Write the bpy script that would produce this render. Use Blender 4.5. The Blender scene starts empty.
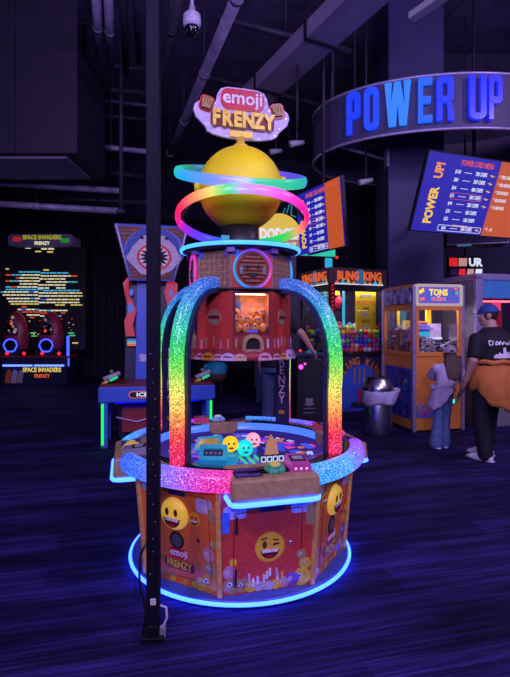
import bpy, bmesh, math, random
from mathutils import Vector, Matrix
random.seed(11)
SC = bpy.context.scene
COL = SC.collection
PI = math.pi
def R(d): return math.radians(d)
F, CX, HY, EYE = 490.0, 255.0, 325.0, 1.5
def at(px, py, Y): return Vector(((px-CX)/F*Y, Y, EYE-(py-HY)/F*Y))
def T(x, y=0, z=0):
    return Matrix.Translation(x if isinstance(x, Vector) else Vector((x, y, z)))
def RX(a): return Matrix.Rotation(R(a), 4, 'X')
def RY(a): return Matrix.Rotation(R(a), 4, 'Y')
def RZ(a): return Matrix.Rotation(R(a), 4, 'Z')
def S3(x, y, z): return Matrix.Diagonal((x, y, z, 1))
I4 = Matrix.Identity(4)

# ------------------------------------------------------------------ materials
MT = {}
def _new(name):
    m = bpy.data.materials.new(name); m.use_nodes = True
    nt = m.node_tree; nt.nodes.clear()
    o = nt.nodes.new('ShaderNodeOutputMaterial')
    return m, nt, o
def mat(name, col, rough=.5, metal=0, var=.15, scale=30, emit=None, es=0, bump=0, coat=0, spec=.5):
    m, nt, o = _new(name)
    b = nt.nodes.new('ShaderNodeBsdfPrincipled')
    tc = nt.nodes.new('ShaderNodeTexCoord')
    n = nt.nodes.new('ShaderNodeTexNoise'); n.inputs['Scale'].default_value = scale; n.inputs['Detail'].default_value = 3
    nt.links.new(tc.outputs['Object'], n.inputs['Vector'])
    r = nt.nodes.new('ShaderNodeValToRGB')
    r.color_ramp.elements[0].position = .35; r.color_ramp.elements[1].position = .65
    r.color_ramp.elements[0].color = (col[0]*(1-var), col[1]*(1-var), col[2]*(1-var), 1)
    r.color_ramp.elements[1].color = (min(1, col[0]*(1+var)), min(1, col[1]*(1+var)), min(1, col[2]*(1+var)), 1)
    nt.links.new(n.outputs['Fac'], r.inputs['Fac'])
    nt.links.new(r.outputs['Color'], b.inputs['Base Color'])
    b.inputs['Roughness'].default_value = rough; b.inputs['Metallic'].default_value = metal
    b.inputs['Specular IOR Level'].default_value = spec
    if coat: b.inputs['Coat Weight'].default_value = coat
    if emit:
        b.inputs['Emission Color'].default_value = (*emit, 1); b.inputs['Emission Strength'].default_value = es
    if bump:
        bp = nt.nodes.new('ShaderNodeBump'); bp.inputs['Strength'].default_value = bump; bp.inputs['Distance'].default_value = .01
        nt.links.new(n.outputs['Fac'], bp.inputs['Height']); nt.links.new(bp.outputs['Normal'], b.inputs['Normal'])
    nt.links.new(b.outputs[0], o.inputs[0])
    MT[name] = m; return m
def led(name, strength, speckle=0.0, scale=150):
    m, nt, o = _new(name)
    a = nt.nodes.new('ShaderNodeAttribute'); a.attribute_name = 'led'
    e = nt.nodes.new('ShaderNodeEmission'); e.inputs['Strength'].default_value = strength
    b = nt.nodes.new('ShaderNodeBsdfPrincipled'); b.inputs['Base Color'].default_value = (.06, .06, .07, 1); b.inputs['Roughness'].default_value = .25
    if speckle:
        tc = nt.nodes.new('ShaderNodeTexCoord')
        n = nt.nodes.new('ShaderNodeTexNoise'); n.inputs['Scale'].default_value = scale; n.inputs['Detail'].default_value = 1
        nt.links.new(tc.outputs['Object'], n.inputs['Vector'])
        mr = nt.nodes.new('ShaderNodeMapRange')
        mr.inputs['From Min'].default_value = .36; mr.inputs['From Max'].default_value = .68
        mr.inputs['To Min'].default_value = 1-speckle*.6; mr.inputs['To Max'].default_value = 1+speckle*1.6
        nt.links.new(n.outputs['Fac'], mr.inputs['Value'])
        v = nt.nodes.new('ShaderNodeVectorMath'); v.operation = 'SCALE'
        nt.links.new(a.outputs['Color'], v.inputs[0]); nt.links.new(mr.outputs[0], v.inputs['Scale'])
        sp_ = nt.nodes.new('ShaderNodeMapRange'); sp_.inputs['From Min'].default_value = .60; sp_.inputs['From Max'].default_value = .74; sp_.inputs['To Min'].default_value = 0; sp_.inputs['To Max'].default_value = .55
        nt.links.new(n.outputs['Fac'], sp_.inputs['Value'])
        va = nt.nodes.new('ShaderNodeVectorMath'); va.operation = 'ADD'
        nt.links.new(v.outputs[0], va.inputs[0]); nt.links.new(sp_.outputs[0], va.inputs[1])
        nt.links.new(va.outputs[0], e.inputs['Color'])
    else:
        nt.links.new(a.outputs['Color'], e.inputs['Color'])
    ad = nt.nodes.new('ShaderNodeAddShader')
    nt.links.new(e.outputs[0], ad.inputs[0]); nt.links.new(b.outputs[0], ad.inputs[1])
    nt.links.new(ad.outputs[0], o.inputs[0])
    MT[name] = m; return m
def glow(name, col, es, base=(.05, .05, .05)):
    return mat(name, base, .4, 0, .05, 10, col, es)
def glass(name, tint=(1, 1, 1), refl=.08):
    m, nt, o = _new(name)
    t = nt.nodes.new('ShaderNodeBsdfTransparent'); t.inputs[0].default_value = (*tint, 1)
    g = nt.nodes.new('ShaderNodeBsdfGlossy'); g.inputs['Roughness'].default_value = .02
    f = nt.nodes.new('ShaderNodeLayerWeight'); f.inputs['Blend'].default_value = .25
    k = nt.nodes.new('ShaderNodeMath'); k.operation = 'MULTIPLY_ADD'; k.inputs[1].default_value = .5; k.inputs[2].default_value = refl*.4
    nt.links.new(f.outputs['Fresnel'], k.inputs[0])
    mx = nt.nodes.new('ShaderNodeMixShader')
    nt.links.new(k.outputs[0], mx.inputs[0]); nt.links.new(t.outputs[0], mx.inputs[1]); nt.links.new(g.outputs[0], mx.inputs[2])
    nt.links.new(mx.outputs[0], o.inputs[0])
    MT[name] = m; return m

# ------------------------------------------------------------------ mesh builder
_TXT = {}
def glyphs(s, off, align):
    key = (s, off, align)
    if key not in _TXT:
        cu = bpy.data.curves.new('t', 'FONT'); cu.body = s; cu.size = 1; cu.offset = off; cu.extrude = .5
        cu.align_x = align; cu.align_y = 'CENTER'; cu.resolution_u = 2
        ob = bpy.data.objects.new('t', cu); COL.objects.link(ob)
        me = bpy.data.meshes.new_from_object(ob)
        _TXT[key] = ([tuple(v.co) for v in me.vertices], [tuple(p.vertices) for p in me.polygons])
        bpy.data.objects.remove(ob); bpy.data.curves.remove(cu); bpy.data.meshes.remove(me)
    return _TXT[key]
def circ(r, n=28, cx=0, cz=0, sx=1, sz=1, a0=0, a1=360):
    full = abs(a1-a0) >= 360
    k = n if full else n+1
    return [(cx+r*sx*math.cos(R(a0+(a1-a0)*i/n)), cz+r*sz*math.sin(R(a0+(a1-a0)*i/n))) for i in range(k)]
def rrect(w, h, r, cx=0, cz=0, n=4):
    o = []
    for sx, sz, a in ((1, -1, -90), (1, 1, 0), (-1, 1, 90), (-1, -1, 180)):
        for i in range(n+1):
            t = R(a+90*i/n)
            o.append((cx+sx*(w/2-r)+r*math.cos(t), cz+sz*(h/2-r)+r*math.sin(t)))
    return o
class MB:
    def __init__(s): s.v = []; s.f = []; s.fm = []; s.sm = []; s.c = []; s.mats = []
    def mi(s, m):
        m = MT[m] if isinstance(m, str) else m
        if m not in s.mats: s.mats.append(m)
        return s.mats.index(m)
    def add(s, vs, fs, m, M=I4, smooth=False, cols=None):
        b = len(s.v); k = s.mi(m)
        s.v += [tuple(M @ Vector(v)) for v in vs]
        s.c += list(cols) if cols else [(1, 1, 1)]*len(vs)
        s.f += [tuple(b+i for i in f) for f in fs]
        s.fm += [k]*len(fs); s.sm += [smooth]*len(fs)
        return s
    def box(s, c, d, m, M=I4, col=None):
        x, y, z = d[0]/2, d[1]/2, d[2]/2
        vs = [(c[0]+i*x, c[1]+j*y, c[2]+k*z) for k in (-1, 1) for j in (-1, 1) for i in (-1, 1)]
        fs = [(0, 2, 3, 1), (4, 5, 7, 6), (0, 1, 5, 4), (2, 6, 7, 3), (0, 4, 6, 2), (1, 3, 7, 5)]
        return s.add(vs, fs, m, M, False, [col]*8 if col else None)
    def prism(s, o, y0, y1, m, M=I4, col=None, smooth=False):
        n = len(o)
        vs = [(x, y0, z) for x, z in o]+[(x, y1, z) for x, z in o]
        fs = [tuple(range(n)), tuple(range(2*n-1, n-1, -1))]
        s.add(vs, fs, m, M, False, [col]*2*n if col else None)
        b = len(s.v)-2*n; k = s.mi(m)
        for i in range(n):
            j = (i+1) % n
            s.f.append((b+j, b+i, b+n+i, b+n+j)); s.fm.append(k); s.sm.append(smooth)
        return s
    def band(s, outer, inner, y0, y1, m, M=I4, col=None):
        n = len(outer); vs = []
        for o, y in ((outer, y0), (inner, y0), (outer, y1), (inner, y1)): vs += [(x, y, z) for x, z in o]
        fs = []
        for i in range(n):
            j = (i+1) % n
            fs += [(i, j, n+j, n+i), (2*n+j, 2*n+i, 3*n+i, 3*n+j), (j, i, 2*n+i, 2*n+j), (n+i, n+j, 3*n+j, 3*n+i)]
        return s.add(vs, fs, m, M, False, [col]*4*n if col else None)
    def lathe(s, prof, m, M=I4, seg=48, a0=0, a1=360, col=None, smooth=True, colf=None):
        full = abs(a1-a0) >= 360; n = seg if full else seg+1; p = len(prof); vs = []; cs = []
        for i in range(n):
            a = R(a0+(a1-a0)*i/seg)
            for r, z in prof:
                vs.append((r*math.sin(a), -r*math.cos(a), z)); cs.append(colf(a0+(a1-a0)*i/seg) if colf else (col or (1, 1, 1)))
        fs = []
        for i in range(seg):
            j = (i+1) % n
            for k in range(p-1): fs.append((i*p+k, j*p+k, j*p+k+1, i*p+k+1))
        if not full: fs += [tuple(range(p)), tuple((n-1)*p+k for k in range(p-1, -1, -1))]
        return s.add(vs, fs, m, M, smooth, cs)
    def ball(s, c, r, m, M=I4, seg=20, rings=12, sc=(1, 1, 1), col=None):
        vs = []; fs = []
        for i in range(rings+1):
            t = PI*i/rings
            for j in range(seg):
                a = 2*PI*j/seg
                vs.append((c[0]+r*sc[0]*math.sin(t)*math.cos(a), c[1]+r*sc[1]*math.sin(t)*math.sin(a), c[2]+r*sc[2]*math.cos(t)))
        for i in range(rings):
            for j in range(seg):
                k = (j+1) % seg
                if i == 0: fs.append((j, seg+j, seg+k))
                elif i == rings-1: fs.append((i*seg+j, (i+1)*seg+j, i*seg+k))
                else: fs.append((i*seg+j, (i+1)*seg+j, (i+1)*seg+k, i*seg+k))
        return s.add(vs, fs, m, M, True, [col]*len(vs) if col else None)
    def tube(s, path, r, m, M=I4, seg=10, closed=False, cols=None, sec=None, ref=None):
        P = [Vector(p) for p in path]; n = len(P); rs = r if isinstance(r, (list, tuple)) else [r]*n
        vs = []; cs = []; u = None
        for i in range(n):
            a = P[(i-1) % n] if (closed or i > 0) else P[i]; b = P[(i+1) % n] if (closed or i < n-1) else P[i]
            t = (b-a); t = t.normalized() if t.length > 1e-9 else Vector((0, 0, 1))
            if ref is not None: u = Vector(ref)
            elif u is None: u = Vector((0, 0, 1)) if abs(t.z) < .9 else Vector((1, 0, 0))
            u = (u-t*u.dot(t)); u = u.normalized() if u.length > 1e-6 else t.orthogonal().normalized()
            w = t.cross(u)
            for k in range(seg):
                if sec: q = sec[k]; vs.append(P[i]+u*q[0]+w*q[1])
                else:
                    g = 2*PI*k/seg
                    e = rs[i] if isinstance(rs[i], tuple) else (rs[i], rs[i])
                    vs.append(P[i]+u*(e[0]*math.cos(g))+w*(e[1]*math.sin(g)))
                cs.append(cols[i] if cols else (1, 1, 1))
        fs = []
        for i in range(n if closed else n-1):
            j = (i+1) % n
            for k in range(seg):
                l = (k+1) % seg; fs.append((i*seg+k, i*seg+l, j*seg+l, j*seg+k))
        if not closed: fs += [tuple(range(seg-1, -1, -1)), tuple((n-1)*seg+k for k in range(seg))]
        return s.add(vs, fs, m, M, sec is None, cs)
    def text(s, t, size, m, M=I4, y=0, th=.003, xs=1, off=.0, al='CENTER', col=None):
        vs, fs = glyphs(t, off, al)
        return s.add([(x*xs*size, y-(z+.5)*th, v*size) for x, v, z in vs], fs, m, M, False, [col]*len(vs) if col else None)
    def build(s, name, parent=None, bevel=0, M=None):
        me = bpy.data.meshes.new(name); me.from_pydata(s.v, [], s.f)
        for m in s.mats: me.materials.append(m)
        me.polygons.foreach_set('material_index', s.fm); me.polygons.foreach_set('use_smooth', s.sm)
        if any(c != (1, 1, 1) for c in s.c):
            at_ = me.color_attributes.new('led', 'FLOAT_COLOR', 'POINT')
            flat = []
            for c in s.c: flat += [max(0, x)**1.75 for x in c]+[1]
            at_.data.foreach_set('color', flat)
        me.update()
        o = bpy.data.objects.new(name, me); COL.objects.link(o)
        if parent: o.parent = parent
        if M is not None: o.matrix_local = M
        if bevel:
            b = o.modifiers.new('b', 'BEVEL'); b.width = bevel; b.segments = 2; b.limit_method = 'ANGLE'; b.angle_limit = R(50)
        return o
def tag(o, label, cat, group=None, kind=None):
    o['label'] = label; o['category'] = cat
    if group: o['group'] = group
    if kind: o['kind'] = kind
    return o
def thing(name, label, cat, loc=(0, 0, 0), rz=0, group=None):
    o = bpy.data.objects.new(name, None); COL.objects.link(o); o.empty_display_size = .1
    o.location = loc; o.rotation_euler = (0, 0, R(rz))
    return tag(o, label, cat, group)
def struct(o): o['kind'] = 'structure'; return o
def copy_tree(o, parent=None):
    c = o.copy(); COL.objects.link(c)
    if parent: c.parent = parent
    for ch in list(o.children): copy_tree(ch, c)
    return c
def lerpc(stops, t):
    if t <= stops[0][0]: return stops[0][1]
    for (a, ca), (b, cb) in zip(stops, stops[1:]):
        if t <= b:
            k = (t-a)/(b-a); return tuple(ca[i]+(cb[i]-ca[i])*k for i in range(3))
    return stops[-1][1]
def pol(r, a, z): return Vector((r*math.sin(R(a)), -r*math.cos(R(a)), z))

# palette
mat('black', (.012, .012, .016), .45); mat('black_gloss', (.008, .008, .012), .12, coat=.5)
mat('black_metal', (.02, .02, .025), .35, .7); mat('dark_navy', (.02, .025, .08), .4)
mat('navy_plinth', (.05, .08, .36), .35); mat('tan', (.42, .27, .13), .4); mat('gold_strip', (.72, .40, .10), .4)
mat('white', (.8, .8, .8), .45); mat('lavender', (.55, .5, .72), .5); mat('orange_print', (.78, .17, .04), .45, var=.12, scale=60)
mat('red_print', (.62, .06, .045), .45, var=.14, scale=60); mat('maroon_print', (.28, .03, .035), .45, var=.2, scale=50)
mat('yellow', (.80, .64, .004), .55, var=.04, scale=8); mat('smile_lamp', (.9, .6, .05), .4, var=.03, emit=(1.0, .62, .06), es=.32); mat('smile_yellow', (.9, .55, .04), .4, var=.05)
mat('smile_shade', (.75, .34, .03), .4, var=.05); mat('eye_brown', (.11, .035, .015), .3); mat('mouth_red', (.16, .012, .015), .3)
mat('teeth', (.85, .85, .85), .3); mat('heart_red', (.75, .02, .05), .3); mat('blue_block', (.08, .2, .75), .4); mat('blue', (.05, .13, .62), .4, var=.08, scale=4)
mat('gold', (.80, .58, .06), .35, .1); mat('fist', (.40, .24, .07), .45); mat('dark_red', (.16, .01, .015), .5); mat('logo_red', (.55, .012, .04), .35)
mat('chrome', (.75, .75, .78), .18, 1, .05); mat('steel', (.5, .5, .53), .3, .9, .1); mat('purple_print', (.22, .10, .45), .45)
mat('pink_print', (.62, .3, .42), .5); mat('bronze', (.27, .12, .06), .4, .2); mat('drum_tan', (.40, .23, .15), .5, var=.2, scale=45)
mat('teal', (.02, .45, .48), .35); mat('grey', (.2, .2, .22), .5); mat('grey_light', (.42, .42, .47), .45); mat('orange_cab', (.78, .27, .05), .45, var=.06, scale=3)
mat('screw', (.5, .5, .6), .25, .8)
led('led', 1.0); led('led_bright', 3.2); led('led_glitter', .85, .8, 135); led('led_ring', 1.6); led('led_base', 14.0); led('led_soft', .55)
glass('glass'); glass('glass_dark', (.75, .75, .85), .1)
# ------------------------------------------------------------------ the round arcade machine
MSC = .9677; UPZ = .05      # machine scale; everything above the cabinet sits UPZ higher
MX, MY = -0.097, 3.29
mach = thing('round_arcade_machine', 'big round four player arcade machine with rainbow light arches, yellow globe and smiley face panels', 'arcade machine', (MX, MY, 0), 15); mach.scale = (MSC, MSC, MSC)
mb = MB().lathe([(0, 0), (.725, 0), (.735, .01), (.735, .035), (.725, .05), (0, .05)], 'navy_plinth', seg=72)
plinth = mb.build('plinth', mach)
MB().tube([pol(.742, a, .03) for a in range(0, 360, 5)], .011, 'led_base', seg=8, closed=True, cols=[(.085, .19, 1.0)]*72).build('light_strip', plinth)

def smiley(mb, r, M, y, kind='grin', raised=0):
    """a round smiling face, outward = -y"""
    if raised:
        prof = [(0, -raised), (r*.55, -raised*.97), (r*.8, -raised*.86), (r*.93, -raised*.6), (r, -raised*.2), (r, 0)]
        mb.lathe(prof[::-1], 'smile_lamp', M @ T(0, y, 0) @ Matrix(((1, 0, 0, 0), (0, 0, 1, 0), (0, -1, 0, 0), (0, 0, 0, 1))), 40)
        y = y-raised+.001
    else:
        mb.prism(circ(r, 36), y-.002, y, 'smile_shade', M); mb.prism(circ(r*.93, 36, -.02*r, .03*r), y-.003, y, 'smile_yellow', M); y -= .003
    e = .003
    if kind == 'grin':
        for sx in (-1, 1): mb.prism(circ(r*.13, 18, sx*r*.33, r*.22, 1, 1.75), y-e, y+.004, 'eye_brown', M)
    elif kind == 'wink':
        mb.prism(circ(r*.15, 18, -r*.36, r*.2, 1, 1.5), y-e, y, 'eye_brown', M)
        mb.prism([(r*.18, r*.12), (r*.62, r*.16), (r*.62, r*.23), (r*.4, r*.26), (r*.18, r*.2)], y-e, y, 'eye_brown', M)
        mb.prism([(-r*.6, r*.52), (-r*.2, r*.6), (-r*.2, r*.67), (-r*.6, r*.6)], y-e, y, 'eye_brown', M)
        mb.prism([(r*.2, r*.46), (r*.6, r*.4), (r*.6, r*.46), (r*.2, r*.53)], y-e, y, 'eye_brown', M)
    elif kind == 'heart':
        for sx in (-1, 1):
            cx = sx*r*.38
            mb.prism([(cx, -.02*r), (cx+r*.3, r*.3), (cx+r*.22, r*.48), (cx+r*.08, r*.48), (cx, r*.38), (cx-r*.08, r*.48), (cx-r*.22, r*.48), (cx-r*.3, r*.3)], y-e, y, 'heart_red', M)
    mb.prism(circ(r*.62, 16, 0, -r*.15, 1, .95, 180, 360), y-e, y+.006, 'mouth_red', M)
    mb.prism([(-r*.56, -r*.15), (-r*.5, -r*.33), (r*.5, -r*.33), (r*.56, -r*.15)], y-e-.001, y, 'teeth', M)
    mb.prism(circ(r*.3, 12, 0, -r*.68, 1, .5, 20, 160), y-e-.001, y, 'heart_red', M)
def outline(mb, w, h, r, cx, cz, t, y, m, M):
    mb.band(rrect(w, h, r, cx, cz), rrect(w-2*t, h-2*t, max(.002, r-t), cx, cz), y-.002, y, m, M)
def logo(mb, M, y, s=1.0):
    mb.prism(rrect(.125*s, .056*s, .022*s, 0, .03*s), y-.002, y, 'logo_red', M)
    mb.text('emoji', .055*s, 'white', M @ T(0, 0, .034*s), y-.002, .002, .95, .012)
    mb.prism(rrect(.19*s, .05*s, .012*s, 0, -.03*s), y-.0015, y, 'dark_red', M)
    mb.text('FRENZY', .053*s, 'gold', M @ T(0, 0, -.03*s), y-.002, .002, .85, .025)
    for sx in (-1, 1):
        for k in range(3): mb.prism(rrect(.014*s, .03*s, .006*s, sx*(.105+.011*k)*s, (-.012+.004*k)*s), y-.003, y, 'fist', M)

mat('lettering_pink', (.8, .5, .6), .5)
PB, PT = .705, .765
ab, at_ = PB*math.cos(R(22.5)), PT*math.cos(R(22.5)); hb, ht = PB*math.sin(R(22.5)), PT*math.sin(R(22.5))
ZB, ZT = .05, .72
PL = math.hypot(ZT-ZB, at_-ab); TILT = math.degrees(math.atan2(at_-ab, ZT-ZB))
rc = random.Random(5)
for k in range(8):
    a = 45*k
    M = T(pol(ab, a, ZB)) @ RZ(a) @ RX(TILT)
    b = MB(); console = k % 2 == 0
    b.prism([(-hb, 0), (hb, 0), (ht, PL), (-ht, PL)], 0, .02, 'red_print' if console else 'orange_print', M)
    y = 0
    # printed cartoon crowd along the bottom and pale shapes in the upper corners
    crowd = [(sg*u_, h_, r_) for sg in (-1, 1) for u_, h_, r_ in ((.205, .05, .052), (.232, .135, .036), (.20, .19, .030 if sg > 0 else .022), (.145, .045, .044), (.095, .035, .034), (.05, .03, .028), (.012, .028, .026))] if console else \
            [(.195, .055, .056), (.222, .145, .044), (.205, .225, .038), (.235, .29, .024), (.14, .03, .036), (.10, .02, .022), (-.215, .04, .034), (-.24, .11, .028), (-.235, .175, .022), (-.16, .02, .022), (-.06, .015, .018), (.03, .015, .018)]
    for q, (u, hgt, rr) in enumerate(crowd):
        u = max(-hb+rr+.012, min(hb-rr-.012, u))
        c = rc.choice(['smile_shade', 'lavender', 'pink_print', 'gold', 'tan', 'purple_print', 'smile_yellow'])
        yy = y-.001-.0004*q
        b.prism(circ(rr, 18, u, max(rr+.004, hgt), 1, rc.uniform(.9, 1.05)), yy, y, c, M)
        if rr > .022:
            b.prism(circ(rr*.28, 10, u-rr*.25, max(rr+.004, hgt)+rr*.15), yy-.0008, y, 'white', M)
            b.prism(circ(rr*.14, 8, u-rr*.25, max(rr+.004, hgt)+rr*.15), yy-.0014, y, 'black', M)
    if console:
        for q in range(9):
            u = -.1+.19*q/8+rc.uniform(-.01, .01); b.prism(rrect(.012, .045, .005, u, .06+rc.uniform(0, .05)), y-.009, y, rc.choice(['white', 'lavender', 'gold']), M)
        for sx in (-1, 1):
            b.prism(rrect(.13, .075, .02, sx*.195, .475), y-.002, y, 'lavender', M)
            b.prism(rrect(.045, .12, .012, sx*.245, .42), y-.003, y, 'blue_block' if sx < 0 else 'tan', M)
        b.prism(rrect(.07, .03, .006, -.09, .495), y-.003, y, 'tan', M)
        outline(b, .40, .43, .02, 0, .255, .004, y-.001, 'dark_red', M)
        panel = b.build('door_panel', mach)
        f = MB(); smiley(f, .088, M @ T(.01, 0, .255), 0, 'wink'); f.build('winking_face', panel)
        MB().prism(rrect(.15, .055, .006, .02, .49), -.004, 0, 'dark_navy', M).build('vent', panel)
        h = MB(); h.lathe([(0, -.012), (.007, -.012), (.011, -.006), (.012, 0)], 'chrome', M @ T(.13, 0, .27) @ RX(90) @ S3(1, 1, 1) @ RX(180), 16); h.build('lock', panel)
        for zz in (.10, .40): MB().box((-.185, -.004, zz), (.012, .008, .10), 'black', M).build('hinge', panel)
    else:
        b.prism(rrect(.11, .08, .02, .19, .50), y-.002, y, 'lavender', M)
        b.prism(rrect(.045, .07, .012, .24, .455), y-.003, y, 'tan', M)
        b.prism(rrect(.05, .08, .01, -.235, .56), y-.003, y, 'lavender', M)
        outline(b, .40, .50, .02, .02, .30, .003, y-.001, 'mouth_red', M)
        b.prism(rrect(.12, .03, .005, .0, .545), y-.003, y, 'dark_navy', M)
        logo(b, M @ T(-.005, 0, .15), -.001, 1.12)
        for q in range(2): b.prism(rrect(.15-.03*q, .006, .002, -.1, .055-.012*q), y-.003, y, 'tan', M)
        panel = b.build('speaker_panel', mach)
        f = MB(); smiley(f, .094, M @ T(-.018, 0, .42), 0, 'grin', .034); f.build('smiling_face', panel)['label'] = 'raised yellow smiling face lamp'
        f = MB(); smiley(f, .042, M @ T(.118, 0, .41), 0, 'heart'); f.build('heart_eyed_face', panel)
        f = MB(); smiley(f, .045, M @ T(-.165, 0, .47), 0, 'heart'); f.build('heart_eyed_face', panel)
        g = MB(); g.prism(circ(.052, 32, -.015, .262), -.004, 0, 'black', M)
        for i in range(-4, 5):
            for j in range(-4, 5):
                if i*i+j*j < 17: g.prism(circ(.003, 6, -.015+i*.010, .262+j*.010), -.006, 0, 'grey', M)
        g.build('speaker_grille', panel)
        h = MB(); h.prism(circ(.011, 14, .145, .30), -.01, 0, 'chrome', M); h.build('lock', panel)
    # corner post
    c0, c1 = pol(PB+.004, a+22.5, ZB), pol(PT+.004, a+22.5, ZT)
    MB().tube([c0, c1], .02, 'gold_strip', sec=[(-.012, -.013), (-.012, .013), (.010, .013), (.010, -.013)], seg=4, ref=pol(1, a+22.5, 0)).build('corner_post', mach, .003)

# glowing rim between the consoles
def hue_rim(j):
    if j == 3: return [(0, (.05, .22, .9)), (.2, (.10, .32, 1)), (.45, (.30, .35, 1)), (.62, (.55, .3, .95)), (.82, (.8, .10, .6)), (1, (.9, .04, .5))]
    if j == 0: return [(0, (.10, .5, 1)), (.35, (.22, .55, 1)), (.6, (.45, .3, .95)), (1, (.45, .08, .9))]
    return [(0, (.6, .1, .9)), (.5, (.2, .3, 1)), (1, (.1, .5, 1))]
for j in range(4):
    a0, a1 = 90*j+16.5, 90*j+73.5
    pts = []; cs = []
    for i in range(25):
        t = i/24; pts.append(pol(.785, a0+(a1-a0)*t, .662)); cs.append(lerpc(hue_rim(j), t))
    MB().tube(pts, .060, 'led_glitter', seg=16, cols=cs).build('rim_light', mach)
# deck ring, playfield and the lit wall around it
b = MB(); b.lathe([(.625, .66), (.625, .702), (.63, .706), (.765, .706), (.77, .702), (.77, .66), (.625, .66)], 'black_gloss', seg=72)
b.build('deck_ring', mach)
b = MB(); b.lathe([(.63, .640), (.63, .698), (.612, .698), (.612, .640)], 'led', seg=72, col=(.22, .42, 1.25)); b.build('playfield_wall_light', mach)['label'] = 'glowing blue wall around the playfield'
glow('pf_base', (.045, .012, .30), .5, (.02, .02, .05))
b = MB(); b.lathe([(0, .57), (.628, .57), (.628, .645), (.612, .645), (.605, .62), (0, .62)], 'pf_base', seg=64)
pf = b.build('playfield', mach)
glow('pf_pink', (.8, .03, .35), .9); glow('pf_blue', (.02, .06, .8), .9); glow('pf_violet', (.16, .015, .6), .9); glow('pf_white', (.5, .55, 1), 1.0); glow('pf_orange', (.7, .2, .03), .6)
b = MB()
FL = T(0, 0, .62) @ RX(-90)       # decals on the floor: x right, z -> +Y, outward -y -> up
for q in range(130):
    a = rc.uniform(0, 360); r = rc.uniform(.2, .55); c = rc.choice(['pf_pink', 'pf_blue', 'pf_violet', 'pf_blue', 'pf_violet', 'pf_white', 'pf_orange'])
    Mq = FL @ T(r*math.sin(R(a)), 0, r*math.cos(R(a))) @ RY(a)
    w = rc.uniform(.03, .085) if c not in ('pf_white',) else .025
    if q % 3 == 0: b.prism([(-w, -w*.6), (w, -w*.6), (w*.3, w)], -.002, 0, c, Mq)
    elif q % 3 == 1: b.prism(rrect(w*1.8, w*.7, w*.2), -.0025, 0, c, Mq)
    else: b.prism(circ(w*.6, 14), -.003, 0, c, Mq)
for k in range(8): b.text(['100', '50', '200', '50', '100', '50', '200', '50'][k], .06, 'pf_white', FL @ RY(45*k+20) @ T(0, 0, -.48), -.003, .002, 1, .01)
b.build('playfield_print', pf)

def to_local(w):
    v = Vector(((w[0]-MX)/MSC, (w[1]-MY)/MSC, w[2]/MSC-UPZ)); return Matrix.Rotation(R(-15), 3, 'Z') @ v
def teal_frame(px, py, Y, w, h, rz, tilt, name, m1='teal', m2='dark_navy'):
    p = to_local(at(px, py, Y)); M = T(p) @ RZ(rz) @ RX(tilt)
    b = MB(); b.band(rrect(w, h, .01, 0, h/2), rrect(w-.05, h-.05, .006, 0, h/2), -.03, .03, m1, M); b.prism(rrect(w-.05, h-.05, .006, 0, h/2), -.01, .02, m2, M)
    for i in range(4): b.box((-w*.25+w*.16*i, -.012, h*.5), (w*.1, .01, h*.16), 'grey', M)
    return b.build(name, mach)
glow('teal_lit', (.004, .16, .26), .8, (.02, .3, .35)); glow('green_lit', (.01, .6, .25), .9); glow('blue_lit', (.01, .12, .7), .8)
teal_frame(213, 462, 2.86, .17, .10, -18, -38, 'ball_target', 'teal_lit')
b = MB(); M = T(to_local(at(208, 452, 3.048))) @ RZ(-22) @ RX(-25)
b.prism([(-.10, 0), (.10, .035), (.08, .11), (-.07, .09)], -.015, .015, 'teal_lit', M); b.prism([(-.075, .022), (.075, .045), (.06, .085), (-.05, .075)], -.02, 0, 'gold', M)
b.build('angled_target', mach)
p = to_local(at(228, 457, 2.94)); MB().box((0, 0, .04), (.115, .08, .08), 'teal_lit', T(p.x, p.y, .62) @ RZ(-15)).build('ball_stand', mach, .006)
p = to_local(at(247, 440, 3.242)); MB().box((0, 0, .05), (.13, .09, .10), 'blue_lit', T(p.x, p.y, .62) @ RZ(-20)).build('ball_stand', mach, .006)
b = MB()
for dx in (-.05, .0, .05):
    q0 = to_local(at(247+dx*160, 452, 3.019)); q1 = to_local(at(266+dx*170, 466, 2.768))
    b.tube([(q0.x, q0.y, .665), (q1.x, q1.y, .625)], .009, 'green_lit', seg=8)
    b.tube([(q0.x, q0.y, .665), (q0.x, q0.y, .60)], .007, 'teal', seg=8); b.tube([(q1.x, q1.y, .625), (q1.x, q1.y, .60)], .007, 'teal', seg=8)
b.build('ball_rails', mach)
glow('tan_glow', (.4, .16, .05), .5, (.5, .3, .12))  # on the score counter, reflected light put into the material as glow
p = to_local(at(271, 459, 2.951)); b = MB(); M = T(p.x, p.y, .62) @ RZ(0)
b.prism([(-.05, 0), (.05, 0), (.05, .06), (.035, .14), (0, .20), (-.03, .13)], -.012, .012, 'tan_glow', M)
b.box((0, -.02, .055), (.16, .02, .045), 'black', M)
for i in range(4): b.band(rrect(.034, .036, .006, -.057+.038*i, .055), rrect(.02, .022, .004, -.057+.038*i, .055), -.034, -.028, 'pf_white', M)
b.build('score_counter', mach)

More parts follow.
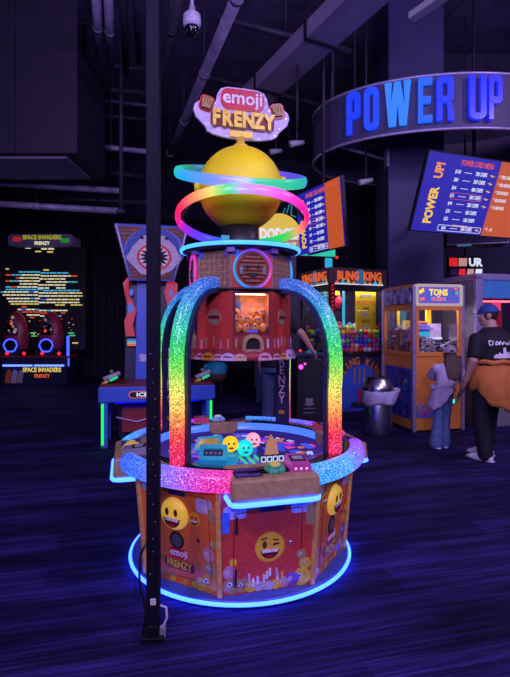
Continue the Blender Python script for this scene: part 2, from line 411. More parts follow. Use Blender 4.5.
# the four consoles
for j in range(4):
    a = 90*j; M = RZ(a)
    prof = [(-.848, .585), (-.838, .690), (-.60, .712), (-.60, .57), (-.828, .57)]
    b = MB(); w = .245
    vs = [(-w, y, z) for y, z in prof]+[(w, y, z) for y, z in prof]; n = len(prof)
    fs = [tuple(range(n-1, -1, -1)), tuple(range(n, 2*n))]+[(i, (i+1) % n, n+(i+1) % n, n+i) for i in range(n)]
    b.add(vs, [f[::-1] for f in fs], 'tan', M)
    con = b.build('console', mach, .012)
    path = [Vector((-w-.002, -.70, .566)), Vector((-w-.002, -.81, .566)), Vector((-w+.012, -.84, .566)), Vector((-w+.04, -.85, .566)), Vector((w-.04, -.85, .566)), Vector((w-.012, -.84, .566)), Vector((w+.002, -.81, .566)), Vector((w+.002, -.70, .566))]
    MB().tube([M @ v for v in path], .014, 'led_base', seg=8, cols=[(.085, .19, 1.0)]*8).build('light_strip', con)
    sl = math.degrees(math.atan2(.022, .238)); TM = M @ T(0, -.838, .690) @ RX(sl)     # x right, y up the slope, z normal
    b = MB(); b.box((-.14, .10, .002), (.15, .12, .004), 'dark_navy', TM)
    for i in range(7): b.box((-.14, .055+.015*i, .0045), (.13, .004, .002), 'purple_print', TM)
    b.build('instruction_card', con)
    cc = {0: ((.03, .42, .40), (.9, .7, .1)), 1: ((.9, .25, .6), (1, .6, .8)), 2: ((.35, .45, .9), (.8, .8, 1)), 3: ((.75, .6, .3), (.95, .65, .1))}[j]
    b = MB(); BT = TM @ T(.02, .105, .003)
    b.lathe([(0, 0), (.058, 0), (.058, .01), (.048, .024), (.03, .031)], 'led', BT, 32, colf=lambda d, cc=cc: tuple(x*(.9 if int(d/15) % 2 else .6) for x in cc[0]))
    b.lathe([(.03, .031), (.027, .04), (.015, .045), (0, .046)], 'led', BT, 24, col=tuple(x*.7 for x in cc[1])); b.build('push_button', con)
    rcx = {0: (.85, .10, .75), 1: (.7, .1, .25), 2: (.85, .08, .45), 3: (.35, .3, .6)}[j]
    b = MB(); RT = TM @ T(.165, .14, .0) @ RZ(-6)
    b.prism([(-.062, 0), (.062, 0), (.052, .042), (-.052, .042)], -.085, .085, 'led', RT, tuple(.55*x for x in rcx))
    b.box((0, .012, .043), (.085, .085, .006), 'black', RT); b.box((0, .012, .0465), (.06, .05, .002), 'grey_light', RT)
    for i in range(3): b.box((-.03+.03*i, -.086, .02), (.012, .004, .012), 'led', RT, (1.0, .7, 1.0))
    b.build('card_reader', con)

# rainbow arches
HUE = [(.74, (.85, .02, .25)), (.84, (.9, .05, .10)), (.93, (.95, .38, .10)), (1.04, (.98, .72, .22)), (1.16, (.75, .85, .22)), (1.28, (.25, .80, .15)), (1.38, (.03, .70, .30)), (1.50, (.02, .68, .58)), (1.62, (.04, .45, .75)), (1.72, (.05, .30, .75)), (1.80, (.05, .2, .65))]
def bez(p, t):
    a, b_, c, d = p; s = 1-t
    return tuple(a[i]*s**3+3*b_[i]*s*s*t+3*c[i]*s*t*t+d[i]*t**3 for i in range(2))
prof = [(.690, .700+.065*i) for i in range(7)]+[bez(((.695, 1.17), (.715, 1.50), (.60, 1.775), (.31, 1.765)), i/20) for i in range(21)]
for j in range(4):
    a = 45+90*j
    pts = [pol(r, a, z) for r, z in prof]
    MB().tube(pts, .043, 'led_glitter', seg=16, cols=[lerpc(HUE, p[1]) for p in prof]).build('arch_light', mach)
    tx = Vector((math.cos(R(a)), math.sin(R(a)), 0))
    inner = []
    for i, (r, z) in enumerate(prof):
        r0, z0 = prof[max(0, i-1)]; r1, z1 = prof[min(len(prof)-1, i+1)]; d = math.hypot(r1-r0, z1-z0); nx, nz = -(z1-z0)/d, (r1-r0)/d
        inner.append(pol(r+nx*.045, a, z+nz*.045))
    b = MB(); b.tube(inner, .05, 'dark_navy', sec=[(-.055, -.014), (.055, -.014), (.055, .014), (-.055, .014)], seg=4, ref=tx)
    rail = b.build('arch_rail', mach)
    b = MB()
    for i, ch in enumerate('FRENZY'): b.text(ch, .095, 'lettering_pink', T(pol(.631, a, 1.29-.078*i)) @ RZ(a+180), 0, .003, .9, .02)
    b.prism(rrect(.05, .03, .008, 0, .80), -.003, .0, 'smile_shade', T(pol(.631, a, 0)) @ RZ(a+180))
    b.build('lettering', rail)

# hub: prize box below, drum above
HR = .345; HA = HR*math.cos(R(22.5)); HW = HR*math.sin(R(22.5))
for k in range(8):
    a = 45*k; M = T(pol(HA, a, 0)) @ RZ(a); b = MB()
    if k == 0:
        x0, x1, z0, z1 = -.112, .112, 1.45, 1.70
        for (xa, xb, za, zb) in ((-HW, x0, 1.30, 1.725), (x1, HW, 1.30, 1.725), (x0, x1, z1, 1.725), (x0, x1, 1.30, z0)): b.prism([(xa, za), (xb, za), (xb, zb), (xa, zb)], 0, .012, 'maroon_print', M)
    else: b.prism([(-HW, 1.30), (HW, 1.30), (HW, 1.725), (-HW, 1.725)], 0, .012, 'maroon_print' if k % 2 == 0 else 'red_print', M)
    if k % 2:
        b.prism(circ(.052, 28, 0, 1.55), -.003, 0, 'tan', M); b.prism(circ(.046, 28, 0, 1.55), -.004, 0, 'drum_tan', M); b.prism(rrect(.085, .022, .004, 0, 1.55), -.006, 0, 'dark_red', M)
    for q in range(5):
        u = -HW*.8+HW*1.6*q/4; b.prism(rrect(.012, .06, .005, u+rc.uniform(-.008, .008), 1.385+rc.uniform(-.01, .02)), -.003, 0, rc.choice(['lavender', 'tan', 'purple_print', 'pink_print']), M)
    pan = b.build('prize_box_panel', mach)
    if k % 2 == 0:
        # chute: arched frame, dark mouth and lip
        c = MB(); M0 = M; M = M @ T(0, 0, 1.30) @ S3(1.25, 1, 1.2) @ T(0, 0, -1.30); o = [(-.055, 1.30), (.055, 1.30)]+circ(.055, 12, 0, 1.365, 1, 1, 0, 180); i_ = [(-.038, 1.318), (.038, 1.318)]+circ(.038, 12, 0, 1.362, 1, 1, 0, 180)
        c.band(o, i_, -.03, .0, 'tan', M); c.prism(i_, -.004, -.001, 'black', M); c.box((0, -.032, 1.325), (.082, .012, .03), 'drum_tan', M); c.box((0, -.034, 1.312), (.07, .012, .012), 'lavender', M)
        c.prism(circ(.03, 18, 0, 1.432, 1, .35), -.004, 0, 'blue_block', M)
        c.build('prize_chute', pan); M = M0
        if k: 
            MB().prism(rrect(.2, .23, .01, 0, 1.575), -.003, 0, 'black_gloss', M).build('dark_window', pan)
# lit bay behind the front window
b = MB(); M = T(pol(HA, 0, 0))
mat('bay_wall', (.75, .42, .27), .6); mat('bay_side', (.22, .2, .42), .6)
b.box((0, .165, 1.575), (.29, .01, .27), 'bay_wall', M); b.box((0, .09, 1.445), (.29, .15, .01), 'bay_wall', M)
b.box((-.13, .09, 1.575), (.008, .15, .26), 'bay_side', M); b.box((.13, .09, 1.575), (.008, .15, .26), 'bay_wall', M); b.box((0, .09, 1.708), (.29, .15, .008), 'bay_wall', M)
b.box((-.075, .158, 1.6), (.07, .006, .2), 'bay_side', M); b.box((-.085, .15, 1.64), (.02, .01, .05), 'heart_red', M); b.box((-.055, .15, 1.62), (.03, .01, .06), 'blue_block', M)
bay = b.build('prize_bay', mach)
MB().box((0, .05, 1.698), (.20, .03, .008), 'led_bright', M, (2.2, 1.5, 1.05)).build('bay_lamp', bay)
b = MB(); b.band(rrect(.236, .262, .008, 0, 1.575), rrect(.218, .244, .005, 0, 1.575), -.006, .002, 'dark_red', M); fr = b.build('window_frame', mach)
MB().box((0, .004, 1.575), (.222, .003, .25), 'glass', M).build('glass_pane', fr)
# flared skirt
b = MB(); b.lathe([(.30, 1.292), (.372, 1.275), (.376, 1.30), (.352, 1.345), (.33, 1.345)], 'maroon_print', seg=64)
sk = b.build('skirt', mach); b = MB()
for q in range(30):
    a = 12*q+rc.uniform(-2, 2)
    if min(abs((a+45) % 90-45), 99) < 10: continue
    rr = rc.uniform(.034, .056); c = rc.choice(['pink_print', 'pink_print', 'smile_shade', 'tan', 'lavender'])
    Mq = T(pol(.366, a, 1.282)) @ RZ(a) @ RX(-14)
    b.prism(circ(rr, 16, 0, .0, 1.1, 1.0, -8, 188), -.012, .012, c, Mq)
    for sx in (-1, 1): b.prism(circ(rr*.16, 8, sx*rr*.35, .018), -.014, 0, 'eye_brown', Mq)
b.build('skirt_faces', sk)
# drum
b = MB(); b.lathe([(0, 1.72), (.352, 1.72), (.352, 1.735), (0, 1.735)], 'black', seg=48)
b.build('hub_seam_ring', mach)
for k in range(8):
    a = 45*k; M = T(pol(.318, a, 0)) @ RZ(a); w = .344*math.sin(R(22.5)); b = MB()
    b.prism([(-w, 1.735), (w, 1.735), (w, 1.985), (-w, 1.985)], 0, .012, 'red_print' if k % 2 == 0 else 'drum_tan', M)
    if k % 2:
        for i in range(6):
            for j in range(7): b.band(circ(.013, 10, -.1+.04*i, 1.752+.035*j), circ(.008, 10, -.1+.04*i, 1.752+.035*j), -.002, 0, 'bronze', M)
    for u in (-w*.8, w*.72): b.prism(rrect(.04, .05, .004, u, 1.955), -.004, 0, 'blue_block' if u < 0 else 'purple_print', M)
    pan = b.build('drum_panel', mach)
    if k % 2 == 0:
        c = MB(); Mc = M @ T(0, 0, 1.852)
        c.prism(circ(.110, 40), -.012, 0, 'bronze', Mc); c.prism(circ(.097, 40), -.016, 0, 'mouth_red', Mc)
        for i in range(7):
            zz = -.075+.025*i; hw = math.sqrt(max(0, .09**2-zz*zz)); c.prism(rrect(2*hw, .014, .004, 0, zz), -.022, 0, 'bronze', Mc)
        for sx in (-1, 1): c.prism(circ(.013, 12, sx*.035, .012), -.026, 0, 'black', Mc); c.box((sx*.075, -.015, -.01), (.02, .02, .05), 'grey', Mc)
        c.prism(circ(.035, 12, 0, -.025, 1, .8, 180, 360), -.026, 0, 'black', Mc); c.build('slatted_face', pan)
        st = {0: [(0, (.8, .1, .6)), (60, (.45, .2, .9)), (110, (.3, .15, .9)), (170, (.05, .5, .8)), (230, (.05, .5, .9)), (275, (.2, .3, 1)), (310, (.8, .2, .7)), (360, (.8, .1, .6))]}.get(k, [(0, (.9, .15, .7)), (360, (.9, .15, .7))] if k == 6 else [(0, (.05, .5, .9)), (360, (.05, .5, .9))])
        Pn = [Mc @ Vector((.120*math.cos(R(t)), -.014, .120*math.sin(R(t)))) for t in range(0, 360, 9)]
        MB().tube(Pn, .009, 'led_bright', seg=8, closed=True, cols=[tuple(.5*x for x in lerpc(st, t)) for t in range(0, 360, 9)]).build('ring_light', pan)
# lit disc, neck, globe
b = MB(); b.lathe([(0, 1.985), (.38, 1.985), (.40, 1.995), (.40, 2.02), (.39, 2.025), (0, 2.025)], 'dark_navy', seg=64)
for k in range(8):
    q = pol(.355, 45*k+22.5, 1.97); b.box((0, 0, 0), (.05, .04, .03), 'purple_print', T(q) @ RZ(45*k+22.5))
disc = b.build('top_disc', mach)
MB().tube([pol(.405, t, 2.007) for t in range(0, 360, 5)], .013, 'led_bright', seg=8, closed=True, cols=[(.14, .42, .85)]*72).build('edge_light', disc)
b = MB(); b.lathe([(0, 2.02), (.135, 2.02), (.13, 2.06), (.125, 2.19), (0, 2.19)], 'black', seg=36); b.build('neck', mach)
b = MB(); q = pol(.17, -50, 2.06); b.box((q.x, q.y, q.z), (.05, .03, .07), 'led', I4, (.05, .5, .7)); b.build('neck_lamp', mach)
GZ = 2.44
b = MB(); b.ball((0, 0, GZ), .29, 'yellow', seg=56, rings=36); globe = b.build('globe', mach)
for sx in (-1, 1):
    b = MB(); HM = RZ(-15) @ T(sx*.275, 0, GZ+.0) @ RY(90*sx)
    b.lathe([(0, 0), (.085, 0), (.085, .03), (.075, .038), (0, .038)], 'yellow', HM, 28); b.box((0, 0, .036), (.11, .05, .012), 'black', HM); b.build('side_cap', globe)
# ring lights; the ring frame is given by centre, roll and tilt in world axes
def ring_light(name, cw, Rr, tilt, roll, stops, yaw=0):
    cl = to_local(cw); M = T(cl) @ RZ(-15) @ RZ(yaw) @ RY(roll) @ RX(tilt); n = 96
    pts = [M @ pol(Rr, 360*i/n, 0) for i in range(n)]
    cs = [lerpc(stops, 360*i/n) for i in range(n)]
    nrm = (M.to_3x3() @ Vector((0, 0, 1)))
    b = MB(); b.tube(pts, [(.034, .018)]*n, 'led_ring', seg=14, closed=True, cols=cs, ref=nrm); o = b.build(name, mach)
    s = MB()
    for aa in (-90, 90):
        v0 = M @ pol(Rr-.015, aa, 0); v1 = RZ(-15) @ Vector((math.copysign(.29, aa), 0, GZ)); s.tube([v0, v1], .012, 'black', seg=8)
    s.build('ring_bracket', o); return o
# angle 0 = front, 90 = the viewer's right
UP = [(0, (.5, .5, .9)), (8, (.55, .6, .9)), (16, (.02, .6, .38)), (55, (.02, .55, .40)), (82, (.05, .4, .55)), (110, (.15, .15, .6)), (150, (.3, .15, .7)), (200, (.1, .2, .6)), (245, (.06, .35, .3)), (265, (.02, .55, .35)), (285, (.02, .58, .5)), (310, (.05, .45, .75)), (335, (.22, .38, .85)), (352, (.42, .38, .85)), (360, (.5, .5, .9))]
LO = [(0, (.55, .45, .75)), (8, (.6, .4, .85)), (30, (.8, .2, .75)), (55, (.9, .05, .5)), (80, (.9, .05, .35)), (100, (.85, .25, .25)), (115, (.7, .5, .25)), (135, (.1, .65, .2)), (165, (.02, .55, .35)), (185, (.05, .3, .6)), (205, (.1, .2, .75)), (235, (.25, .12, .8)), (258, (.5, .05, .6)), (275, (.9, .04, .35)), (300, (.85, .08, .2)), (322, (.9, .40, .2)), (338, (.7, .7, .25)), (350, (.15, .65, .3)), (356, (.3, .6, .6)), (360, (.55, .45, .75))]
ring_light('ring_light', at(241, 176.3, 3.29), .442, 21.5, 5.0, UP)
ring_light('ring_light', at(242.5, 219.5, 3.29), .445, -12.3, 0.0, LO)
# topper sign
b = MB(); b.lathe([(0, 2.72), (.06, 2.72), (.05, 2.745), (.03, 2.75), (.03, 2.80), (0, 2.80)], 'gold', seg=24); b.box((0, 0, 2.815), (.16, .05, .045), 'gold')
stem = b.build('sign_stem', mach)
def sp(cx, cz): return ((cx-252)/4.43*3.4/490/.966, (155-(cz-.12*(cx-252)))/4.43*3.4/490)
hp = [(252, 38), (318, 40), (346, 50), (360, 72), (368, 108), (378, 122), (402, 112), (434, 110), (456, 128), (462, 152), (452, 182), (430, 204), (412, 222), (404, 240), (380, 252), (330, 262), (252, 266)]
hp2 = [(x, z+.12*(x-252)) for x, z in hp]; half = [sp(x, z) for x, z in hp2]; half[0] = (0, half[0][1]); half[-1] = (0, half[-1][1])
plate = half[::-1]+[(-x, z) for x, z in half[1:-1]]
SM = T(.012, 0, 2.955)
b = MB(); b.prism(plate, -.012, .012, 'lavender', SM)
for x, z in half[1::2]:
    for sx in (-1, 1): b.prism(circ(.005, 8, sx*x*.93, z*.93), -.014, 0, 'screw', SM)
sign = b.build('topper_sign', mach)
b = MB(); b.prism(rrect(.31, .145, .055, 0, .098), -.018, 0, 'logo_red', SM); b.text('emoji', .128, 'white', SM @ T(0, 0, .108), -.018, .004, 1.0, .018); b.build('red_plaque', sign)
b = MB(); b.prism(rrect(.45, .095, .02, 0, -.050), -.020, 0, 'dark_red', SM)
for i, ch in enumerate('FRENZY'):
    u = (i-2.5)/2.5; b.text(ch, .15, 'mouth_red', SM @ T(u*.188+.004, 0, -.052), -.020, .003, .78, .075); b.text(ch, .145, 'gold', SM @ T(u*.188, 0, -.045), -.023, .008, .78, .05)
b.build('gold_lettering', sign)
for sx in (-1, 1):
    b = MB(); FM = SM @ T(sx*.252, 0, .048) @ RY(-sx*14)
    b.prism(rrect(.10, .112, .03), -.016, 0, 'heart_red', FM); b.prism(rrect(.085, .10, .025), -.02, 0, 'eye_brown', FM)
    for i in range(4): b.prism(rrect(.0145, .05+.006*(i in (1, 2)), .006, (-.028+.0187*i), .014), -.034, 0, 'fist', FM)
    b.prism(rrect(.06, .024, .010, 0, -.022), -.034, 0, 'fist', FM); b.build('fist', sign)

for ch in mach.children:
    if ch.name.split('.')[0] not in ('plinth', 'door_panel', 'speaker_panel', 'corner_post'): ch.location.z += UPZ
# things lying in the playfield and in the prize bay
def lit_ball(px, py, Y, r, colr, label, kind):
    p = at(px, py, Y); nm = 'lit_'+kind
    glow(nm, colr, 1.0, colr)
    b = MB(); b.ball((0, 0, 0), r, nm, seg=24, rings=16)
    for sx in (-1, 1): b.ball((sx*.015, -r*.93, .012), .007, 'eye_brown', seg=8, rings=6)
    b.ball((0, -r*.93, -.014), .012, 'eye_brown', seg=8, rings=6, sc=(1.4, .5, .5))
    o = b.build('playfield_ball', None, M=T(p) @ RZ(10)); tag(o, label, 'ball', 'lit balls in the playfield'); return o
lit_ball(230.5, 444.0, 2.95, 0.0484, (.85, .50, .005), 'glowing yellow ball on the teal stand in the playfield', 'yellow')
lit_ball(245, 448, 3.000, 0.0503, (.004, .62, .48), 'glowing turquoise ball at the head of the green rails in the playfield', 'turquoise')
lit_ball(253, 440, 3.193, 0.0484, (.85, .32, .36), 'glowing pale pink ball behind the turquoise one in the playfield', 'pink')
mat('prize_orange', (.85, .38, .10), .35, var=.05); mat('prize_dark', (.2, .12, .3), .3)
b = MB(); b.ball((0, 0, 0), .031, 'prize_orange', seg=18, rings=12)
b.ball((.012, -.0275, .008), .008, 'prize_dark', seg=8, rings=6); b.ball((-.006, -.0275, .008), .008, 'prize_dark', seg=8, rings=6)
proto = b.build('prize_ball'); k = 0
MW = T(MX, MY, 0) @ RZ(15) @ S3(MSC, MSC, MSC) @ T(pol(HA, 0, UPZ))
for z, ys, xs in ((1.482, (.05, .115), (-.085, -.028, .029, .086)), (1.531, (.075, .125), (-.10, -.057, .0, .057)), (1.578, (.10,), (-.085, .03, .086))):
    for y in ys:
        for x in xs:
            o = proto if k == 0 else proto.copy()
            if k: COL.objects.link(o)
            o.matrix_world = MW @ T(x+(.012 if y > .1 else 0), y, z) @ RZ(rc.uniform(-50, 50)) @ RX(rc.uniform(-30, 20)); k += 1
            tag(o, 'small orange prize ball heaped behind the lit window of the round machine', 'ball', 'orange prize balls in the lit window')
# ------------------------------------------------------------------ the hall
m, nt, o = _new('carpet'); MT['carpet'] = m
N = nt.nodes.new; L = nt.links.new
b = N('ShaderNodeBsdfPrincipled'); tc = N('ShaderNodeTexCoord'); mp = N('ShaderNodeMapping'); mp.inputs['Rotation'].default_value = (0, 0, R(-14))
L(tc.outputs['Object'], mp.inputs[0])
br = N('ShaderNodeTexBrick'); br.inputs['Scale'].default_value = 1; br.inputs['Brick Width'].default_value = 1.0; br.inputs['Row Height'].default_value = .25; br.inputs['Mortar Size'].default_value = 0; br.inputs['Bias'].default_value = -.1
br.inputs['Color1'].default_value = (.42, .42, .42, 1); br.inputs['Color2'].default_value = (1, 1, 1, 1); L(mp.outputs[0], br.inputs[0])
m2 = N('ShaderNodeMapping'); m2.inputs['Scale'].default_value = (1.6, 55, 1); L(mp.outputs[0], m2.inputs[0])
n1 = N('ShaderNodeTexNoise'); n1.inputs['Scale'].default_value = 1; n1.inputs['Detail'].default_value = 3; L(m2.outputs[0], n1.inputs[0])
m3 = N('ShaderNodeMapping'); m3.inputs['Scale'].default_value = (.9, 7, 1); L(mp.outputs[0], m3.inputs[0])
n2 = N('ShaderNodeTexNoise'); n2.inputs['Scale'].default_value = 1; n2.inputs['Detail'].default_value = 2; L(m3.outputs[0], n2.inputs[0])
n3 = N('ShaderNodeTexNoise'); n3.inputs['Scale'].default_value = 160; L(tc.outputs['Object'], n3.inputs[0])
r1 = N('ShaderNodeMapRange'); r1.inputs['From Min'].default_value = .42; r1.inputs['From Max'].default_value = .68; r1.inputs['To Min'].default_value = .5; r1.inputs['To Max'].default_value = 1.75; L(n1.outputs['Fac'], r1.inputs['Value'])
r2 = N('ShaderNodeMapRange'); r2.inputs['From Min'].default_value = .35; r2.inputs['From Max'].default_value = .7; r2.inputs['To Min'].default_value = .5; r2.inputs['To Max'].default_value = 1.5; L(n2.outputs['Fac'], r2.inputs['Value'])
r3 = N('ShaderNodeMapRange'); r3.inputs['To Min'].default_value = .6; r3.inputs['To Max'].default_value = 1.4; L(n3.outputs['Fac'], r3.inputs['Value'])
k1 = N('ShaderNodeMath'); k1.operation = 'MULTIPLY'; L(r1.outputs[0], k1.inputs[0]); L(r2.outputs[0], k1.inputs[1])
k2 = N('ShaderNodeMath'); k2.operation = 'MULTIPLY'; L(k1.outputs[0], k2.inputs[0]); L(r3.outputs[0], k2.inputs[1])
k3 = N('ShaderNodeMath'); k3.operation = 'MULTIPLY'; L(k2.outputs[0], k3.inputs[0]); L(br.outputs['Color'], k3.inputs[1])
v = N('ShaderNodeVectorMath'); v.operation = 'SCALE'; v.inputs[0].default_value = (.030, .022, .135); L(k3.outputs[0], v.inputs['Scale'])
L(v.outputs[0], b.inputs['Base Color']); b.inputs['Roughness'].default_value = .8; b.inputs['Specular IOR Level'].default_value = .15
L(b.outputs[0], o.inputs[0])
mat('wall_dark', (.026, .022, .065), .8, var=.15, scale=2); mat('ceiling_dark', (.09, .075, .19), .85, var=.3, scale=1.5); mat('pillar_paint', (.034, .030, .12), .6, var=.08, scale=2)
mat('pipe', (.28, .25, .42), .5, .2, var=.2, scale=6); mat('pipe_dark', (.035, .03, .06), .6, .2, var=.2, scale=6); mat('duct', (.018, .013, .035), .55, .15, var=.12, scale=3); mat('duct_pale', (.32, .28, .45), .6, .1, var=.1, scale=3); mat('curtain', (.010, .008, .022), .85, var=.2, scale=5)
CZ = 7.2; X0, X1, Y0_, Y1_ = -11, 9, -4, 17
struct(MB().box(((X0+X1)/2, (Y0_+Y1_)/2, -.05), (X1-X0, Y1_-Y0_, .1), 'carpet').build('floor'))
struct(MB().box(((X0+X1)/2, (Y0_+Y1_)/2, CZ+.05), (X1-X0, Y1_-Y0_, .1), 'ceiling_dark').build('ceiling'))
struct(MB().box(((X0+X1)/2, Y1_+.05, CZ/2), (X1-X0, .1, CZ), 'wall_dark').build('wall_back'))
struct(MB().box(((X0+X1)/2, Y0_-.05, CZ/2), (X1-X0, .1, CZ), 'wall_dark').build('wall_front'))
struct(MB().box((X0-.05, (Y0_+Y1_)/2, CZ/2), (.1, Y1_-Y0_, CZ), 'wall_dark').build('wall_left'))
struct(MB().box((X1+.05, (Y0_+Y1_)/2, CZ/2), (.1, Y1_-Y0_, CZ), 'wall_dark').build('wall_right'))
# column inside the ring sign and the dark bulkhead wall behind the claw machines
pc = at(408, 325, 8.75)
struct(MB().box((pc.x, pc.y, CZ/2), (.95, .9, CZ), 'pillar_paint').build('pillar', None, .02))
p0 = at(430, 325, 10.2)
struct(MB().box((p0.x+2.5, 10.4, CZ/2), (5.2, .2, CZ), 'wall_dark').build('wall_partition'))

def pipe(name, p, q, r, mname, label, cat='pipe', seg=12, extra=None):
    b = MB(); b.tube([p, q], r, mname, seg=seg)
    d = (q-p); n = max(1, int(d.length/1.6))
    for i in range(n):
        c = p+d*((i+.5)/n); e = d.normalized()*.03
        b.tube([c-e, c+e], r*1.14, mname, seg=seg)
    root = b.build(name); tag(root, label, cat, extra)
    h = MB()
    for i in range(n):
        c = p+d*((i+.5)/n)
        if c.z < CZ-.1: h.tube([c, Vector((c.x, c.y, CZ))], .008, 'pipe_dark', seg=6)
    if h.v: h.build('hanger_rod', root)
    return root
def ext(p, q, k0, k1): return p+(q-p)*k0, p+(q-p)*k1
def zat(px, py, z): return at(px, py, (z-EYE)*F/(HY-py))
p, q = ext(zat(236, 0, 5.3), zat(165, 165, 5.3), -.15, 1.3); pipe('ceiling_pipe', p, q, .075, 'pipe', 'thick pale pipe running diagonally under the ceiling beside the security camera')
p, q = ext(zat(176, 10, 5.55), zat(150, 130, 5.55), -.1, 1.2); pipe('ceiling_pipe', p, q, .06, 'pipe_dark', 'darker pipe running beside the thick pale diagonal pipe, just left of it')
pipes = [(0, 183, 121, 191, 8.6, .055, 'pipe', 'upper of the two long pale pipes low down in front of the left wall'),
         (0, 204, 118, 211, 8.6, .06, 'pipe', 'lower of the two long pale pipes low down in front of the left wall'),
         (74, 144, 150, 152, 9.0, .05, 'pipe', 'short pale cross pipe beside the big dark duct'),
         (76, 62, 150, 70, 8.8, .035, 'pipe_dark', 'topmost thin dark cross pipe left of the black post'),
         (76, 86, 150, 94, 9.0, .06, 'pipe_dark', 'second thin dark cross pipe below the topmost one'),
         (76, 97, 150, 106, 9.6, .035, 'pipe', 'third thin cross pipe above the hanging lamp'),
         (76, 113, 150, 120, 9.6, .04, 'pipe_dark', 'fourth cross pipe behind the hanging lamp'),
         (100, 172, 150, 178, 10.5, .08, 'duct', 'stubby round duct piece left of the black post'),
         (0, 196, 150, 203, 10.5, .05, 'pipe_dark', 'dark pipe between and behind the two long pale pipes')]
for x0, y0, x1, y1, Y, r, mm, lb in pipes:
    a, c = at(x0, y0, Y), at(x1, y1, Y*1.04); a, c = ext(a, c, -.04 if x0 else -.4, 1.0); pipe('cross_pipe', a, c, r, mm, lb)
for i, (x, yb, r) in enumerate(((82, 48, .05), (97, 60, .06), (109, 66, .06), (124, 74, .05), (137, 62, .045))):
    a, c = zat(x-1, -12, 5.5), zat(x+2, yb, 5.5)
    pipe('ceiling_pipe', a, c, r, 'pipe' if i in (1, 2) else 'duct', ['first', 'second', 'third', 'fourth', 'fifth'][i]+' from the left of the row of pipes at the top beside the black post')
for x, y0, y1, Y, lb in ((121, -5, 212, 8.4, 'thick dark hanging rod left of the black post'), (90, 40, 178, 8.9, 'thin dark hanging rod with a lamp, beside the big duct')):
    a, c = at(x, y1, Y), at(x, y0, Y); c.z = CZ
    b = MB(); b.tube([a, c], .035 if x > 100 else .016, 'pipe_dark', seg=8); ro = tag(b.build('hanging_rod'), lb, 'rod')
    b = MB(); b.box((a.x, a.y, a.z), (.14, .14, .06), 'pipe_dark'); b.build('end_bracket', ro)
b = MB(); p = at(95, 108, 8.5); b.lathe([(.02, .12), (.05, .10), (.16, -.06), (.15, -.08), (0, -.07)], 'pipe_dark', T(p), 20); b.tube([p+Vector((0, 0, .1)), Vector((p.x, p.y, CZ))], .012, 'pipe_dark', seg=6)
tag(b.build('hanging_lamp'), 'small unlit dark lamp hanging among the cross pipes', 'lamp')
# ducts
dx = at(77, 325, 7.0).x
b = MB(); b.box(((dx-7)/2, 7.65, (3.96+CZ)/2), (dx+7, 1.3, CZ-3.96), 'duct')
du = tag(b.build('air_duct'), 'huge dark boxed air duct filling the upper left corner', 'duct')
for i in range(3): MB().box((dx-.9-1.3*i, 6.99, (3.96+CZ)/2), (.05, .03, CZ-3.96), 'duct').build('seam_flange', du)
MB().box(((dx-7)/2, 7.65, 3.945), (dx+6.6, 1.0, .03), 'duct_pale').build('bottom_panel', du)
p, q = ext(zat(352, 5, 5.6), zat(252, 100, 5.6), -.3, 1.5)
b = MB(); b.tube([p, q], .25, 'duct_pale', sec=[(-.12, -.25), (-.12, .25), (.12, .25), (.12, -.25)], seg=4, ref=(0, 0, 1))
fl = tag(b.build('flat_duct'), 'flat pale duct running diagonally under the ceiling behind the topper sign', 'duct')
for k in (.3, .6): 
    c = p+(q-p)*k; e = (q-p).normalized()*.03; MB().tube([c-e, c+e], .3, 'duct', sec=[(-.14, -.27), (-.14, .27), (.14, .27), (.14, -.27)], seg=4, ref=(0, 0, 1)).build('duct_flange', fl)
p, q = ext(zat(437, 0, 5.2), zat(412, 17, 5.2), -2, 1.0)
b = MB(); b.tube([p, q], .06, 'grey_light', sec=[(-.04, -.06), (-.04, .06), (.04, .06), (.04, -.06)], seg=4, ref=(0, 0, 1)); fx = tag(b.build('linear_light'), 'unlit pale linear light hanging above the ring sign', 'lamp')
c = p+(q-p)*.7; MB().tube([c, Vector((c.x, c.y, CZ))], .008, 'pipe_dark', seg=6).build('hanger_rod', fx)
p, q = ext(at(228, 20, 7.2), at(335, 48, 7.6), -.1, 1.15); pipe('conduit', p, q, .05, 'pipe_dark', 'dark conduit crossing the ceiling in front of the flat pale duct', 'conduit')
p, q = ext(at(225, 82, 9.5), at(300, 100, 9.9), -.3, 1.5); pipe('conduit', p, q, .05, 'pipe_dark', 'dark conduit just above the topper sign', 'conduit')
p, q = zat(331, 12, 5.7), zat(331, 120, 4.6); 
b = MB(); v0 = at(332, 120, 8.2); b.tube([v0, Vector((v0.x, v0.y, CZ))], .05, 'pipe_dark', seg=4); b.box((v0.x, v0.y, v0.z), (.16, .16, .04), 'pipe_dark'); tag(b.build('hanging_strut'), 'dark vertical strut hanging beside the ring sign', 'strut')
for (x, y, Y, an, lb) in ((297, 144, 7.5, 35, 'small track spotlight between the topper sign and the ring sign'), (366, 182, 8.0, 25, 'small pale spotlight under the ring sign beside the column'), (276, 152, 8.5, 40, 'small pale spotlight right of the yellow globe')):
    p = at(x, y, Y); t = thing('track_spotlight', lb, 'spotlight', p, an)
    b = MB(); b.tube([(-.13, 0, -.03), (.12, 0, .05)], [.05, .035], 'grey_light', seg=14); b.build('lamp_can', t)
    b = MB(); b.tube([(0, 0, .02), (0, 0, .25)], .012, 'pipe_dark', seg=6); b.tube([(0, 0, .25), (0, 0, (5.47 if x < 300 else CZ)-p.z)], .02, 'pipe_dark', seg=6); b.build('drop_rod', t)
